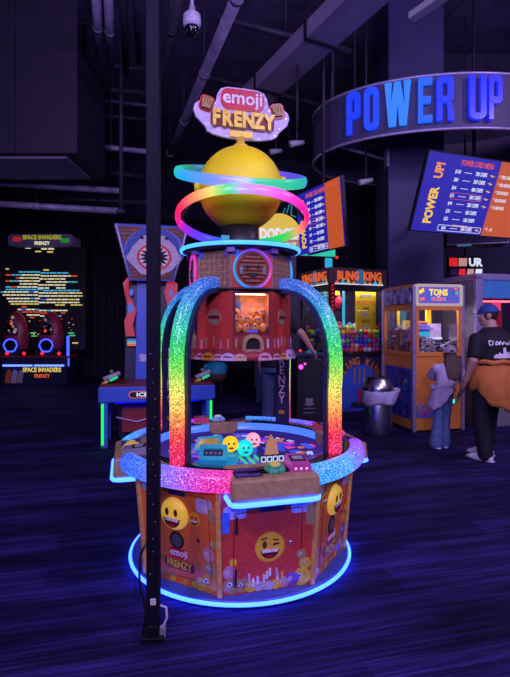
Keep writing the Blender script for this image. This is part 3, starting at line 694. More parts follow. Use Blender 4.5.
# curtain in the dark corner
b = MB(); n = 120; c0, c1 = at(80, 325, 14.3), at(215, 325, 14.3)
pts = [(c0.x+(c1.x-c0.x)*i/n, 14.3+.10*math.sin(i*.9)+.03*math.sin(i*2.3)) for i in range(n+1)]
vs = [(x, y, z) for x, y in pts for z in (0.01, 4.6)]+[(x, y+.03, z) for x, y in pts for z in (.01, 4.6)]
K = 2*(n+1); fs = []
for i in range(n): a = 2*i; fs += [(a, a+2, a+3, a+1), (K+a, K+a+1, K+a+3, K+a+2), (a+1, a+3, K+a+3, K+a+1)]
b.add(vs, fs, 'curtain', I4, True); cu = tag(b.build('curtain'), 'black floor length curtain between the big dot screen game and the shark game', 'curtain')
MB().tube([(c0.x-.1, 14.3, 4.62), (c1.x+.1, 14.3, 4.62)], .03, 'pipe_dark', seg=8).build('curtain_rail', cu)

# security camera
p = at(192, 22, 5.4); t = thing('security_camera', 'white dome security camera hanging from the ceiling above the machine', 'camera', (p.x, p.y, p.z))
mat('cam_white', (.62, .58, .75), .4)
b = MB(); b.lathe([(0, .17), (.035, .17), (.04, .10), (.075, .09), (.095, .07), (.10, -.02), (.085, -.06), (0, -.06)], 'cam_white', seg=28); b.build('housing', t)
b = MB(); b.lathe([(.078, -.05), (.078, -.09), (.06, -.135), (.03, -.155), (0, -.16)], 'black_gloss', seg=24); b.build('dome_cover', t)
b = MB()
for i in range(8): q = pol(.062, 45*i, -.12); b.ball(q, .009, 'screw', seg=8, rings=6)
b.build('infrared_lens', t); MB().tube([(0, 0, .16), (0, 0, CZ-p.z)], .02, 'cam_white', seg=10).build('drop_pole', t)

# foreground post
px = at(153.6, 325, 2.36).x
mat('post_paint', (.005, .0045, .013), .75, spec=.15)
t = thing('support_post', 'black perforated steel post standing in the foreground before the round machine', 'post', (px, 2.36, 0), 4)
b = MB(); b.prism([(-.031, -.031), (.031, -.031), (.031, .031), (-.031, .031)], 0, CZ, 'post_paint', Matrix(((1, 0, 0, 0), (0, 0, 1, 0), (0, 1, 0, 0), (0, 0, 0, 1))))
b.build('steel_tube', t, .003)
b = MB()
for i in range(15):
    z = .33+.075*i+.02*rc.uniform(-1, 1); b.ball((rc.choice([-.012, 0, .012]), -.031, z), .0032, 'screw', seg=8, rings=6, sc=(1, .4, 1))
b.build('bolt_heads', t)
b = MB(); b.box((0, 0, .012), (.11, .11, .024), 'black_metal'); b.box((0, -.04, .045), (.05, .02, .07), 'black_metal'); b.box((.045, -.01, .03), (.03, .04, .05), 'grey'); b.build('base_plate', t, .004)
b = MB(); b.prism(rrect(.026, .030, .003, .002, .185), -.0335, -.031, 'white'); 
for i in range(3): b.box((.002, -.0338, .178+.007*i), (.018, .0006, .002), 'grey')
b.build('sticker', t)
b = MB(); pts = [Vector(bz) for bz in ((-.03, .0, .46), (-.06, .0, .40), (-.068, .0, .30), (-.062, .0, .22), (-.045, .0, .17), (-.036, .0, .10), (-.05, -.01, .02))]
b.tube(pts, .006, 'black', seg=8); b.build('cable', t)
b = MB(); b.tube([(.034, -.02, .16), (.062, -.02, .15), (.066, -.02, .10), (.05, -.02, .06), (.034, -.02, .055)], .006, 'lavender', seg=8); b.build('hook', t)

# ------------------------------------------------------------------ POWER UP ring sign
mat('ring_band', (.075, .06, .13), .6, var=.25, scale=120); mat('ring_edge', (.45, .38, .6), .35, .3)
Yc = 8.6; XcR = (440-CX)/F*Yc; ea, eb = .2585*Yc, .1723*Yc; Yf = Yc-eb
zt, zb = EYE+(HY-73)*Yf/F, EYE+(HY-128)*Yf/F
t = thing('ring_sign', 'big hanging oval ring sign with glowing blue POWER UP letters', 'sign', (XcR, Yc, 0))
def el(a, k=0): return Vector(((ea+k)*math.sin(R(a)), -(eb+k)*math.cos(R(a)), 0))
n = 96; b = MB(); vs = []; fs = []
for i in range(n):
    for kk, z in ((0, zb), (0, zt), (-.05, zt), (-.05, zb)): v = el(360*i/n, kk); vs.append((v.x, v.y, z))
for i in range(n):
    j = (i+1) % n
    for q in range(4): fs.append((4*i+q, 4*j+q, 4*j+(q+1) % 4, 4*i+(q+1) % 4))
b.add(vs, fs, 'ring_band', I4, False); b.build('ring_band', t)
for z in (zb, zt):
    MB().tube([el(360*i/n, .0)+Vector((0, 0, z)) for i in range(n)], .022, 'ring_edge', seg=8, closed=True).build('edge_trim', t)
b = MB(); pl = pc-Vector((XcR, Yc, 0))
b.tube([el(-62, -.04)+Vector((0, 0, zb+.05)), Vector((pl.x-.47, pl.y-.3, zb-.02))], .03, 'ring_edge', seg=6); b.box((pl.x-.47, pl.y-.35, zb-.02), (.05, .2, .3), 'ring_edge'); b.build('strut', t)
for a in (-50, 40, 130, 220): v = el(a, -.02); MB().tube([v+Vector((0, 0, zt)), v+Vector((0, 0, CZ))], .012, 'pipe_dark', seg=6).build('hanger_rod', t)
def letter(ch, M, h, W, th, colr):
    b = MB(); s = W*.34; hs = h*.145
    def pr(o): b.prism(o, -th, 0, 'led', M, colr)
    def bd(o, i): b.band(o, i, -th, 0, 'led', M, colr)
    x0, x1 = -W/2, W/2
    if ch == 'P':
        pr([(x0, 0), (x0+s, 0), (x0+s, h*.40-.001), (x0, h*.40-.001)]); bd(rr4(x0, h*.36, x1, h, W*.35), rr4(x0+s, h*.36+hs, x1-s, h-hs, W*.12))
    elif ch == 'O': bd(rr4(x0, 0, x1, h, W*.38), rr4(x0+s, hs, x1-s, h-hs, W*.14))
    elif ch == 'U':
        pr([(x0, h)]+[(x0, W*.38)]+[(x0+W*.38-W*.38*math.cos(R(t)), W*.38-W*.38*math.sin(R(t))) for t in range(15, 91, 15)]+[(x1-W*.38+W*.38*math.sin(R(t)), W*.38-W*.38*math.cos(R(t))) for t in range(0, 91, 15)]+[(x1, h), (x1-s, h), (x1-s, hs*1.2), (x1-s-.01, hs), (x0+s+.01, hs), (x0+s, hs*1.2), (x0+s, h)])
    elif ch == 'E':
        pr([(x0, 0), (x1, 0), (x1, hs), (x0+s, hs), (x0+s, h*.43), (x1-W*.1, h*.43), (x1-W*.1, h*.43+hs), (x0+s, h*.43+hs), (x0+s, h-hs), (x1, h-hs), (x1, h), (x0, h)])
    elif ch == 'R':
        pr([(x0, 0), (x0+s, 0), (x0+s, h*.44), (x0, h*.44)]); bd(rr4(x0, h*.40, x1, h, W*.33), rr4(x0+s, h*.40+hs, x1-s, h-hs, W*.12))
        pr([(x1-s*.95, 0), (x1+.01, 0), (x1-s*.1, h*.30), (x1-s*.6, h*.44), (x1-s*1.4, h*.44), (x1-s, h*.34)])
    elif ch == 'W':
        q = s*.80; pr([(x0, h), (x0+W*.16, 0), (x0+W*.16+q, 0), (0, h*.55), (x1-W*.16-q, 0), (x1-W*.16, 0), (x1, h), (x1-q, h), (x1-W*.22, h*.42), (q*.45, h), (-q*.45, h), (x0+W*.22, h*.42), (x0+q, h)])
    return b
def rr4(x0, z0, x1, z1, r):
    r = min(r, (x1-x0)/2-1e-4, (z1-z0)/2-1e-4); return rrect(x1-x0, z1-z0, r, (x0+x1)/2, (z0+z1)/2)
# letters sit on the band; angles come from where each stands on the curve
lets = [('P', 355.5, 13.5, (.02, .16, .98)), ('O', 372.5, 15, (.02, .2, 1)), ('W', 398, 28, (.10, .42, 1)), ('E', 425, 15, (.03, .30, 1)), ('R', 443.5, 18, (.01, .14, 1)), ('U', 475, 18, (.01, .10, 1)), ('P', 492.5, 14, (.01, .09, 1))]
for ch, lx, wpx, colr in lets:
    best = min((abs((XcR+el(a).x)/(Yc+el(a).y)*F+CX-lx), a) for a in [x*.25 for x in range(-320, 320)])[1]
    v = el(best); tn = el(best+1)-el(best-1); yaw = math.degrees(math.atan2(tn.y, tn.x))
    dep = Yc+v.y; tn = tn.normalized(); W = .93*wpx/(F*(tn.x*dep-(XcR+v.x)*tn.y)/dep**2)
    M = T(Vector((v.x, v.y, zb+.09))) @ RZ(yaw) @ T(0, -.03, 0)
    b = letter(ch, M, (zt-zb)-.16, W, .07, colr); b.build('letter', t)

# ------------------------------------------------------------------ menu screens
glow('scr_blue', (.012, .012, .42), .9); glow('scr_orange', (.85, .13, .015), .62); glow('scr_yellow', (1, .62, .03), .9); glow('scr_white', (.75, .8, 1), .9); glow('scr_red', (.85, .1, .06), .8); glow('scr_gold', (1, .33, .03), .9)
prices = [('$100', '700 CHIPS'), ('$80', '550 CHIPS'), ('$64', '480 CHIPS'), ('$55', '380 CHIPS'), ('$44', '285 CHIPS'), ('$33', '185 CHIPS'), ('$22', '100 CHIPS'), ('$64', '300 CHIPS')]
def menu(name, label, tl, rx, W, H, tilt, hang=True):
    t = thing(name, label, 'screen'); xr = Vector(rx).normalized(); inn = Vector((0, 0, 1)).cross(xr)
    M = Matrix(((xr.x, inn.x, 0, tl.x), (xr.y, inn.y, 0, tl.y), (0, 0, 1, tl.z), (0, 0, 0, 1))) @ RX(tilt) @ T(0, 0, -H)
    t.matrix_world = M
    b = MB(); b.box((W/2, .035, H/2), (W+.03, .06, H+.03), 'black'); b.build('bezel', t, .006)
    b = MB(); b.prism([(0, 0), (W*.67, 0), (W*.67, H), (0, H)], 0, .004, 'scr_blue'); b.prism([(W*.67, 0), (W*.985, 0), (W*.985, H), (W*.67, H)], 0, .004, 'scr_orange'); b.prism([(W*.985, 0), (W, 0), (W, H), (W*.985, H)], 0, .004, 'scr_blue')
    s = b.build('display', t)
    b = MB(); u = H/9.6
    b.text('POWER', 1.75*u, 'scr_yellow', T(.125*W, 0, H*.34) @ RY(-90), 0, .002, .74, .04); b.text('UP!', 1.75*u, 'scr_gold', T(.125*W, 0, H*.79) @ RY(-90), 0, .002, .74, .04)
    b.text("POWER CARD MENU", .95*u, 'scr_red', T(.455*W, 0, H*.915), 0, .002, .58, .02)
    for i, (a, c) in enumerate(prices):
        z = H*.80-i*u*.98-(u*.22 if i == 7 else 0)
        b.text(a, .62*u, 'scr_white', T(.29*W, 0, z), 0, .002, .7, .015); b.box((.385*W, -.001, z), (.07*W, .002, .07*u), 'scr_white'); b.text(c, .68*u, 'scr_white', T(.51*W, 0, z), 0, .002, .62, .025)
        if i not in (5, 6): b.prism([(.59*W, z), (.62*W, z+.18*u), (.61*W, z+.03*u), (.645*W, z+.02*u), (.61*W, z-.2*u), (.62*W, z-.03*u)], -.002, 0, 'scr_yellow')
    b.text('RETURN POWER UP', .32*u, 'scr_yellow', T(.44*W, 0, H*.80-6.72*u), 0, .002, .8, .01)
    b.band(rrect(.42*W, .8*u, .2*u, .445*W, H*.80-7.08*u), rrect(.42*W-.014, .8*u-.014, .18*u, .445*W, H*.80-7.08*u), -.002, 0, 'scr_white')
    b.band(rrect(.30*W, .85*u, .02, .425*W, H*.80-2.94*u), rrect(.30*W-.01, .85*u-.01, .015, .425*W, H*.80-2.94*u), -.002, 0, 'scr_red')
    b.text('POWER CARD', .5*u, 'scr_red', T(.83*W, 0, H*.93), 0, .002, .8, .02)
    return t, M, b, s, u
t, M, b, s, u = menu('menu_screen', 'wide blue and orange POWER CARD MENU screen under the ring sign', at(430, 151, 6.0), (.94, .342, 0), 1.72, .97, 22)
for i, a in enumerate(('* 700 CHIPS', '* 100 BONUS', '* 50 BONUS', '* 40 BONUS', '* 10 BONUS', '', '', '* 7 - 15')):
    if a: b.text(a, .6*u, 'scr_white', T(.69*1.72, 0, .97*.80-i*u*.98), 0, .002, .7, .02, 'LEFT')
b.build('menu_lettering', s)
c = M @ Vector((.86, .12, .6)); MI = M.inverted(); MB().tube([MI @ c, MI @ Vector((pc.x+.2, pc.y-.43, c.z+.1))], .025, 'pipe_dark', seg=8).build('column_mount', t)
MB().box((.86, .10, .6), (.4, .10, .4), 'black').build('mount_plate', t)
t, M, b, s, u = menu('menu_screen', 'blue and orange POWER CARD MENU screen angled left behind the yellow globe', at(296, 196, 8.09), (.444, -.896, 0), 1.215, .99, 5)
b.build('menu_lettering', s)
c = M @ Vector((.6, .12, .8)); MI = M.inverted(); MB().tube([MI @ c, MI @ Vector((c.x, c.y, CZ))], .025, 'pipe_dark', seg=8).build('ceiling_mount', t)
MB().box((.6, .10, .6), (.4, .10, .4), 'black').build('mount_plate', t)
# ------------------------------------------------------------------ claw style cabinet full of balls
glow('cyan_lit', (.01, .40, .65), 1.0); glow('red_lit', (.9, .02, .02), 1.2); glow('yellow_lit', (.8, .55, .08), .55); glow('magenta_lit', (.9, .1, .8), 1.2); glow('art_orange', (.9, .13, .02), .8); glow('art_blue', (.05, .3, .7), .35); glow('art_dark', (.05, .01, .03), .3)
glow('green_cyan', (.02, .6, .40), .9); glow('white_lit', (.7, .75, 1), 1.0); glow('rim_lit', (.75, .6, .62), .55); glow('lav_lit', (.13, .07, .50), 1.0); glow('sign_yellow', (1, .62, .02), 1.2); glow('sign_blue', (.01, .13, .75), .8); glow('sign_orange', (1, .15, .02), 1.1); glow('dim_blue', (.03, .08, .5), .25)
BX = at(331, 325, 7.8); t = thing('ball_cabinet', 'big glass cabinet heaped with bright coloured balls and BLING KING lettering', 'arcade machine', (BX.x, BX.y, 0), 22.6)
bling = t; W, D = 1.04, 1.0       # local: corner at origin, front along +x at y=0, left side along +y at x=0
FM = I4; LM = T(0, D, 0) @ RZ(-90)   # left side face: x runs from the back to the corner
b = MB(); b.box((W/2, D/2, .5), (W, D, 1.0), 'dark_navy'); b.box((W/2, D/2, 1.02), (W+.03, D+.03, .05), 'black'); base = b.build('base_cabinet', t, .008)
mat('star_print', (.05, .035, .09), .4, var=.7, scale=40)
for M, w in ((FM, W), (LM, D)):
    b = MB(); b.prism(rrect(w-.08, .88, .02, w/2, .52), -.006, 0, 'star_print', M)
    b.prism([(.18*w, .10), (.86*w, .10), (.86*w, .50)]+circ(.34*w, 16, .52*w, .50, 1, 1, 0, 180)[1:-1]+[(.18*w, .50)], -.009, 0, 'blue', M)
    for i, ch in enumerate('BLING KING'):
        g = 152-124*i/9
        if ch != ' ': b.text(ch, .17, 'orange_cab', M @ T(.52*w+.40*w*math.cos(R(g)), 0, .47+.44*math.sin(R(g))) @ RY(90-g), -.009, .003, .8, .03)
    for i in range(3): b.prism([(w*(.40+.09*i), .55), (w*(.43+.09*i), .55), (w*(.44+.09*i), .80), (w*(.41+.09*i), .80)], -.011, 0, 'tan', M)
    b.prism([(w*.5, .2), (w*.56, .25), (w*.54, .5), (w*.49, .45)], -.011, 0, 'heart_red', M); b.prism(rrect(.3*w, .10, .03, .5*w, .20), -.010, 0, 'dark_navy', M)
    b.build('art_panel', base)
b = MB()
for x, y in ((.02, .02), (W-.02, .02), (.02, D-.02), (W-.02, D-.02)): b.box((x, y, 1.60), (.04, .04, 1.15), 'black')
b.box((W/2, D-.012, 1.6), (W-.06, .02, 1.12), 'dark_navy'); fr = b.build('glass_frame', t)
for M, w in ((FM, W), (LM, D)): MB().box((w/2, .012, 1.60), (w-.08, .006, 1.12), 'glass', M).build('glass_pane', fr)
MB().box((W-.012, D/2, 1.6), (.006, D-.08, 1.12), 'glass').build('glass_pane', fr)
b = MB(); b.box((.015, .0, 1.62), (.09, .05, 1.1), 'dark_red'); 
for i in range(17): b.ball((.015, -.03, 1.12+.063*i), .012, 'red_lit', seg=8, rings=6)
b.build('red_light_column', t)
b = MB(); b.box((W/2, D/2, 2.28), (W+.05, D+.05, .28), 'art_dark'); mq = b.build('marquee', t, .006)
for M, w, s_ in ((FM, W, 'BLING  KING'), (LM, D, 'KING BLING')):
    b = MB(); b.prism(circ(.14, 20, w*.52, 2.28, .8, .9), -.030, -.02, 'art_blue', M)
    for i in range(9): b.prism([(w*(.05+.1*i), 2.17), (w*(.14+.1*i), 2.17), (w*(.10+.1*i), 2.22+.02*(i % 3))], -.029, -.02, ['art_orange', 'cyan_lit', 'yellow_lit'][i % 3], M)
    b.text(s_, .19, 'art_orange', M @ T(w/2, 0, 2.29), -.031, .006, .78, .035); b.prism(rrect(w*.9, .015, .004, w/2, 2.16), -.03, -.02, 'white_lit', M); b.build('marquee_lettering', mq)
b = MB(); b.box((.16, .45, 1.72), (.05, .05, .8), 'cyan_lit'); b.box((.30, .10, 1.80), (.035, .03, .75), 'cyan_lit'); b.build('inner_light_bar', t)
b = MB(); P = T(.52, .08, 1.72); b.prism(rrect(.40, .66, .01, .2, 0), 0, .01, 'yellow', P)
for i, (s_, c) in enumerate((('HOW TO', 'blue_block'), ('BLING KING', 'art_orange'), ('WIN', 'dark_red'), ('CHIPS', 'blue_block'), ('PRIZES', 'dark_red'), ('PLAY', 'blue_block'))): b.text(s_, .075, c, P @ T(.2, 0, .26-.105*i), 0, .002, .75, .02)
b.build('yellow_poster', t)
b = MB(); b.ball((.30, .3, 1.9), .11, 'heart_red', seg=12, rings=8, sc=(.8, .6, 1.2)); b.box((.22, .26, 2.05), (.13, .12, .12), 'yellow'); b.tube([(.30, .3, 2.0), (.30, .3, 2.16)], .01, 'black', seg=6); b.tube([(.22, .26, 2.1), (.22, .26, 2.16)], .01, 'black', seg=6); b.build('hanging_prize', t)
b = MB(); b.box((W/2, .052, 2.13), (W-.15, .04, .02), 'led', I4, (9, 8, 8.5)); b.box((.055, D/2, 2.13), (.04, D-.3, .02), 'led', I4, (9, 8, 8.5)); b.build('ceiling_strip_light', t)
b = MB(); b.box((W/2, .02, 2.10), (W-.05, .012, .10), 'black'); b.box((.02, D/2, 2.10), (.012, D-.05, .10), 'black'); b.build('header_lip', t)
# topper under the tilted screen
b = MB(); b.box((.14, .35, 2.52), (.18, .08, .22), 'black'); b.prism(rrect(.13, .16, .01, .14, 2.53), .295, .31, 'cyan_lit'); b.build('topper_post', t)
b = MB(); lx = at(303, 254, 7.75); rx_ = at(351, 245, 7.75)
Mi = (T(BX.x, BX.y, 0) @ RZ(22.6)).inverted(); a_, c_ = Mi @ lx, Mi @ rx_
b.prism([(a_.x, a_.z-.01), (c_.x, c_.z-.15), (c_.x, c_.z+.02), (c_.x-.06, c_.z+.02)], a_.y+.15, a_.y+.35, 'black'); b.prism([(a_.x+.02, a_.z+.0), (c_.x-.02, c_.z-.13), (c_.x-.02, c_.z+.0)], a_.y+.14, a_.y+.16, 'green_cyan'); b.box((c_.x+.03, a_.y+.2, c_.z-.13), (.07, .03, .04), 'red_lit'); b.build('topper_light_box', t)
# balls
cols = {'pink': (.85, .10, .40), 'red': (.70, .03, .04), 'orange': (.85, .28, .03), 'yellow': (.85, .65, .05), 'green': (.10, .55, .08), 'teal': (.03, .42, .45), 'blue': (.04, .12, .6), 'violet': (.25, .06, .5), 'white': (.75, .72, .78)}
protos = {}
for nm, c in cols.items():
    mat('gem_'+nm, c, .3, var=.05); b = MB(); b.ball((0, 0, 0), .045, 'gem_'+nm, seg=12, rings=8); ob = b.build('prize_ball'); protos[nm] = ob
used = set(); rb = random.Random(3); WM = T(BX.x, BX.y, 0) @ RZ(22.6); names = list(cols)
def gem(x, y, z, nm):
    o = protos[nm] if nm not in used else protos[nm].copy()
    if nm in used: COL.objects.link(o)
    used.add(nm); o.matrix_world = WM @ T(x, y, z)
    tag(o, nm+' ball in the heap inside the big BLING KING glass cabinet', 'ball', nm+' balls in the glass cabinet')
top = lambda u: 1.40+.07*math.sin(u*7)
for i in range(11):
    x = .085+.0875*i
    for k in range(6):
        z = 1.093+.072*k
        if z < top(x)+.05: gem(min(W-.08, x+(.02 if k % 2 else 0)), .068+rb.uniform(0, .012)+.012*(k % 2), z, rb.choice(names[:6] if z > 1.33 else ['violet', 'blue', 'red', 'orange', 'white', 'teal', 'violet', 'green', 'pink']))
for i in range(10):
    y = .165+.085*i
    for k in range(6):
        z = 1.093+.072*k
        if z < top(y)+.04: gem(.072+rb.uniform(0, .012), min(D-.09, y), z, rb.choice(names))
for i in range(9):
    for j in range(7): gem(.17+.0875*i+(.03 if j % 2 else 0), .165+.088*j, 1.40+.05*math.sin(i*1.3)+.03*math.cos(j*1.7)+.03, rb.choice(names[:6]+['white']))

# ------------------------------------------------------------------ ticket cabinet
TX = at(414, 325, 6.84); t = thing('ticket_cabinet', 'orange framed glass prize cabinet with a lit TONS of TICKETS sign', 'arcade machine', (TX.x, TX.y, 0), 12)
W, D, H = .76, .92, 2.07; LM = T(0, D, 0) @ RZ(-90)
b = MB(); b.box((W/2, D/2, .535), (W-.01, D-.01, 1.03), 'orange_cab'); b.box((W/2, D/2, .04), (W-.06, D-.06, .08), 'black'); base = b.build('base_cabinet', t, .006)
mat('blue_print', (.05, .06, .42), .4, var=.6, scale=14)
b = MB(); b.prism(rrect(D-.16, .72, .01, D/2, .52), -.004, .01, 'blue_print', LM)
for q in range(16): b.prism(circ(rb.uniform(.015, .05), 12, rb.uniform(.16, D-.16), rb.uniform(.22, .82)), -.006, 0, rb.choice(['purple_print', 'heart_red', 'gold', 'blue_block', 'dark_red']), LM)
b.build('side_art', base)
b = MB(); b.prism(rrect(.26, .20, .03, .17, .30), -.004, 0, 'blue_block'); b.text('TONS', .14, 'orange_cab', T(.17, 0, .335), -.004, .003, .75, .03); b.text('TICKETS', .075, 'heart_red', T(.17, 0, .245), -.004, .003, .75, .02); b.build('front_logo', base)
b = MB(); b.prism(circ(.07, 20, .52, .42), -.006, 0, 'dark_red'); b.prism(circ(.045, 20, .52, .42), -.01, 0, 'black'); b.build('coin_door', base)
b = MB(); b.box((.47, -.02, .78), (.10, .05, .10), 'black'); b.box((.47, -.047, .79), (.03, .006, .05), 'cyan_lit'); b.build('card_reader', base)
mat('lav_metal', (.5, .45, .7), .3, .5)
b = MB()
for x, y in ((.0, .0), (W, .0), (0, D), (W, D)): b.box((x, y, H/2-.005), (.045, .045, H-.02), 'lav_metal')
b.build('corner_post', t, .006)
b = MB()
for M, w in ((I4, W), (LM, D)):
    for z in (1.09, 1.74): b.box((w/2, .005, z), (w-.04, .04, .06), 'orange_cab', M)
    for x in (.045, w-.045): b.box((x, .005, 1.42), (.05, .04, .62), 'orange_cab', M)
b.box((W/2, D-.01, 1.42), (W-.05, .02, .65), 'dark_navy'); b.box((W-.01, D/2, 1.42), (.02, D-.05, .65), 'glass'); fr = b.build('glass_frame', t)
for M, w in ((I4, W), (LM, D)): MB().box((w/2, .012, 1.42), (w-.13, .006, .6), 'glass', M).build('glass_pane', fr)
b = MB(); b.box((W/2, D/2, 1.92), (W-.03, D-.03, .31), 'orange_cab'); hd = b.build('header', t, .006)
mat('cloud_print', (.3, .28, .55), .5, var=.8, scale=9)
MB().prism(rrect(D-.14, .22, .01, D/2, 1.92), -.02, 0, 'cloud_print', LM).build('side_print', hd)
b = MB(); b.band(rrect(W-.03, .31, .03, W/2, 1.92), rrect(W-.11, .23, .015, W/2, 1.92), -.03, 0, 'rim_lit'); b.build('sign_rim', hd)
b = MB(); b.prism(rrect(W-.10, .235, .015, W/2, 1.92), -.012, 0, 'lav_lit'); b.prism([(.22, 1.83), (.5, 1.82), (.56, 1.90), (.53, 2.0), (.46, 2.02), (.25, 2.01), (.18, 1.93)], -.015, 0, 'sign_blue'); b.text('TONS', .12, 'sign_yellow', T(.37, 0, 1.955), -.016, .004, .9, .04); b.text('of', .05, 'white_lit', T(.37, 0, 1.905), -.016, .004); b.text('TICKETS', .07, 'sign_orange', T(.37, 0, 1.862), -.016, .004, .9, .025)
b.prism([(.08, 1.93), (.15, 1.97), (.14, 2.02), (.07, 1.98)], -.015, 0, 'sign_yellow'); b.prism([(.09, 1.84), (.15, 1.85), (.15, 1.89), (.09, 1.88)], -.015, 0, 'sign_orange'); b.prism(circ(.03, 14, .60, 1.95), -.015, 0, 'sign_blue'); b.prism(circ(.025, 14, .66, 1.95), -.015, 0, 'green_lit'); b.prism(rrect(.09, .04, .01, .64, 1.865), -.015, 0, 'sign_blue'); b.prism([(.62, 2.0), (.66, 1.99), (.67, 2.02), (.63, 2.025)], -.015, 0, 'sign_orange'); b.build('lit_sign', hd)
b = MB(); b.box((W/2, .14, 1.76), (W-.15, .08, .015), 'led', I4, (6, 5.2, 6.6)); b.box((W/2, .5, 1.76), (W-.15, .08, .015), 'led', I4, (6, 5.2, 6.6)); b.build('strip_light', t)
b = MB(); b.box((.50, .46, 1.42), (.07, .05, .62), 'yellow'); b.box((.07, .6, 1.42), (.05, .05, .62), 'yellow'); b.build('yellow_pole', t)
mat('house_blue', (.22, .25, .75), .4)
hz = T(.20, .36, 1.20) @ S3(1.15, 1, 1.1)
b = MB(); b.box((0, 0, .14), (.30, .28, .16), 'house_blue', hz); b.prism([(-.2, .21), (.2, .21), (.1, .28), (-.1, .28)], -.18, .18, 'house_blue', hz); b.box((.08, -.143, .13), (.14, .01, .11), 'cyan_lit', hz); b.box((-.17, 0, .12), (.04, .03, .22), 'tan', hz)
b.build('prize_house', t)
b = MB(); b.box((.10, .25, 1.50), (.26, .03, .13), 'yellow_lit'); b.text('10 - 1000', .06, 'dark_red', T(.10, .25, 1.50), -.016, .002, .9, .02); b.tube([(.10, .25, 1.4), (.10, .25, 1.16)], .012, 'gold', seg=8); b.box((.33, .33, 1.50), (.16, .03, .11), 'orange_cab'); b.box((.33, .313, 1.50), (.12, .005, .08), 'dark_red'); b.tube([(.33, .33, 1.45), (.33, .33, 1.16)], .01, 'gold', seg=8); b.build('points_sign', t)
b = MB(); b.box((.60, .5, 1.40), (.18, .16, .24), 'lavender'); b.box((.60, .415, 1.30), (.2, .02, .03), 'white_lit'); b.box((.48, .5, 1.3), (.02, .1, .2), 'red_lit'); b.build('white_dispenser', t)
b = MB(); rq = random.Random(8)
for i in range(900):
    x, y = rq.uniform(.05, W-.05), rq.uniform(.06, D-.08)
    if i % 2: y = rq.uniform(.05, .12)
    elif i % 3 == 0: x = rq.uniform(.045, .09)
    z = rq.uniform(1.12, 1.27+.05*math.sin(x*9)+.03*math.cos(y*8))
    b.box((0, 0, 0), (.045, .004, .022), rq.choice(['white', 'black', 'grey_light', 'lavender', 'black']), T(x, y, z) @ RZ(rq.uniform(0, 360)) @ RX(rq.uniform(-70, 70)))
M = T(TX.x, TX.y, 0) @ RZ(12)
tag(b.build('ticket_heap', None, M=M), 'loose heap of black and white paper tickets inside the orange cabinet', 'tickets', kind='stuff')

# ------------------------------------------------------------------ trash can
p = at(378, 325, 6.78); mat('can_steel', (.78, .78, .80), .26, 1, .05, 6)
t = thing('trash_can', 'round brushed steel trash can with a domed top, beside the orange cabinet', 'trash can', (p.x, p.y, 0))
b = MB(); b.lathe([(0, .0), (.19, 0), (.195, .02), (.195, .60), (.19, .61), (0, .61)], 'can_steel', seg=40); b.build('can_body', t)
b = MB(); b.lathe([(.205, .56), (.21, .63), (.205, .66), (.15, .765), (.14, .775), (.125, .775), (.12, .70), (.0, .70)], 'can_steel', seg=40); lid = b.build('domed_lid', t)
MB().lathe([(.152, .766), (.155, .785), (.10, .79), (.10, .772)], 'black', seg=36).build('opening_rim', lid)
b = MB(); n = 48; vs = []; fs = []; mat('bag_white', (.55, .52, .72), .5)
for i in range(n):
    g = 2*PI*i/n
    for k in range(6):
        z = .60-.038*k; bulge = max(0, math.cos(g-.1))**6
        rr = .212+.008*math.sin(g*9+k)+.012*math.sin(k/5*PI)+bulge*(.10*(1-k/5)); zz = z+bulge*.02+(.02*math.sin(g*3))*(k/5)
        vs.append((rr*math.cos(g), rr*math.sin(g), zz))
for i in range(n):
    j = (i+1) % n
    for k in range(5): fs.append((i*6+k, i*6+k+1, j*6+k+1, j*6+k))
b.add(vs, fs, 'bag_white', I4, True); o = b.build('bin_liner', t); sm = o.modifiers.new('s', 'SOLIDIFY'); sm.thickness = .006; o['label'] = 'white liner folded over the rim'

# ------------------------------------------------------------------ cabinet on the right edge, screens behind
p = at(476, 325, 7.15); t = thing('prize_cabinet', 'grey framed prize cabinet with blue header and red inside, behind the man', 'arcade machine', (p.x, p.y, 0), 12)
W, D, H = .95, .85, 2.25
b = MB(); b.box((W/2, D/2, .45), (W, D, .9), 'grey'); b.box((W/2, -.06, .58), (W, .14, .05), 'lavender'); b.build('base_cabinet', t, .008)
b = MB()
for x in (.06, W-.06): b.box((x, .04, 1.55), (.12, .08, 1.35), 'lav_metal')
b.box((W/2, D/2, 2.21), (W, D, .09), 'lav_metal'); b.box((W/2, D-.02, 1.5), (W, .04, 1.3), 'grey'); b.box((.02, D/2, 1.5), (.04, D-.1, 1.3), 'grey'); b.build('frame', t, .006)
glow('header_blue', (.02, .13, .75), .55); mat('cab_red', (.5, .05, .08), .5)
b = MB(); b.box((W/2, .05, 2.03), (W-.24, .03, .26), 'header_blue')
for q in range(26): b.prism(circ(rq.uniform(.006, .018), 8, rq.uniform(.16, W-.16), rq.uniform(1.93, 2.13)), .03, .036, rq.choice(['art_blue', 'blue_lit']))
b.text('WIN', .07, 'art_orange', T(W-.28, 0, 1.95), .034, .003); b.build('blue_header', t)
b = MB(); b.box((W/2, .5, 1.5), (W-.24, .02, .8), 'cab_red'); b.box((W/2, .25, 1.86), (W-.26, .2, .02), 'led', I4, (2.0, .5, .7)); b.box((W/2, .3, 1.0), (W-.24, .5, .2), 'black'); bk = b.build('red_backdrop', t)
b = MB(); b.box((.42, .35, 1.75), (.30, .05, .12), 'heart_red'); b.box((.60, .33, 1.78), (.12, .05, .13), 'pink_print'); b.build('prize_card', t)
MB().box((W/2, .02, 1.5), (W-.24, .006, .8), 'glass').build('glass_pane', t)
pc2 = [(.245, 1.25, .11, 'brown'), (.475, 1.3, .115, 'dark'), (.705, 1.24, .11, 'red')]
